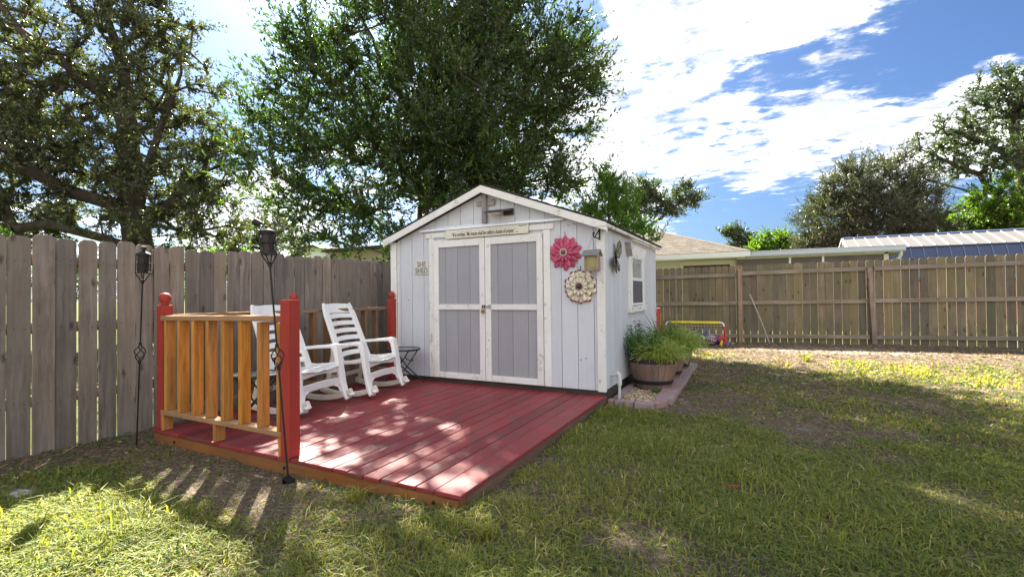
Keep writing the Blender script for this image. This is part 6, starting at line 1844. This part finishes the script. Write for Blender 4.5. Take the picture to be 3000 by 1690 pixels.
    o = np_mesh('weeds', lv[0], lv[1], M['weed'], tint=np.repeat(np.repeat(rr.rand(n) * .8, 3), 4)); tag(o, 'small creeping weeds spread through the lawn', 'weeds', kind='stuff')
    # dry thatch, dead leaves and twigs
    x, y, r = sample(190000, 1.0, 12.5, 1.2); k = mask(x, y); x, y, r = x[k], y[k], r[k]
    n = len(x)
    P = np.stack([x, y, gz(x, y) + rr.uniform(.001, .014, n)], 1); a = rr.uniform(0, 6.28, n)
    D = np.stack([np.cos(a), np.sin(a), rr.uniform(-.08, .12, n)], 1)
    L = rr.uniform(.012, .050, n) * np.clip(r / 4, 1, 2); wd = np.where(rr.rand(n) < .04, L * .35, .0022 * np.clip(r / 3, 1, 3))
    lv = leaves(P, D, L, wd, rr, fold=.05)
    o = np_mesh('dry_litter', lv[0], lv[1], M['litter'], tint=np.repeat(rr.rand(n), 4)); tag(o, 'dry grass clippings and leaf litter scattered on the soil', 'litter', kind='stuff')
lawn()
P_, D_, L_, r_s = deck_scraps()
lv_ = leaves(P_, D_, L_, L_ * .35, r_s, fold=.1)
tag(np_mesh('leaf_scraps', lv_[0], lv_[1], M['litter'], tint=np.repeat(r_s.rand(len(P_)) * .7, 4)), 'dry leaf scraps and grit scattered on the red deck boards', 'leaf litter', kind='stuff')
# larger single tufts
rr_ = np.random.RandomState(77)
TL = [((.75, 9.55), 'spiky yellow-green grass tuft in the sand before the rear fence'), ((1.15, 2.35), 'coarse bunch of tall grass near the right edge of the lawn'), ((-1.25, 2.12), 'tall grass tuft against the near corner of the deck'), ((-2.2, 2.15), 'grass tuft growing at the foot of the deck rim')]
for (x, y), lb in TL:
    n = 46
    a = rr_.uniform(0, 6.283, n); H_ = rr_.uniform(.05, .15, n) * (1.3 if y > 9 else .75)
    P = np.stack([x + rr_.normal(0, .03, n), y + rr_.normal(0, .03, n), np.full(n, gzf(x, y))], 1)
    S = np.stack([-np.sin(a), np.cos(a), np.zeros(n)], 1) * .004 * (1.6 if y > 9 else 1)
    mid = P + np.stack([np.cos(a) * H_ * .35, np.sin(a) * H_ * .35, H_ * .65], 1)
    tip = P + np.stack([np.cos(a) * H_ * 1.1, np.sin(a) * H_ * 1.1, H_ * .8], 1)
    V = np.stack([P - S, P + S, mid + S, mid - S, tip], 1).reshape(-1, 3); i = 5 * np.arange(n)
    F = np.concatenate([np.stack([i, i + 1, i + 2], 1), np.stack([i, i + 2, i + 3], 1), np.stack([i + 3, i + 2, i + 4], 1)])
    tag(np_mesh('grass_tuft', V, F, M['grass'], tint=np.repeat(rr_.uniform(.4, .8, n), 5)), lb, 'grass tuft')
tag(MB().cbox((-.155, 3.32, .028), (.035, .006, .003), 0, Matrix.Rotation(.5, 3, 'Z')).cbox((-.125, 3.335, .030), (.018, .009, .002), 0, Matrix.Rotation(.9, 3, 'Z')).build('fallen_leaf', M['red_post']), 'curled reddish dead leaf lying on the lawn beside the deck', 'leaf')
stn = MB().sphere((-4.22, 1.28, -.01), 1, 14, 8, (.17, .075, .028)); tag(stn.build('stepping_stone', simple('pale_stone', (.36, .35, .34), .9, bmp=.5), None, 'all'), 'pale flat stone half sunk in the soil near the left fence', 'stone')
sp_ = MB().sphere((2.15, 12.08, .05), 1, 14, 6, (.20, .09, .035)); tag(sp_.build('concrete_footing', simple('crumbled_concrete', (.32, .30, .27), .95, bmp=.7), None, 'all'), 'crumbled concrete lump at the foot of the warped fence post', 'footing')
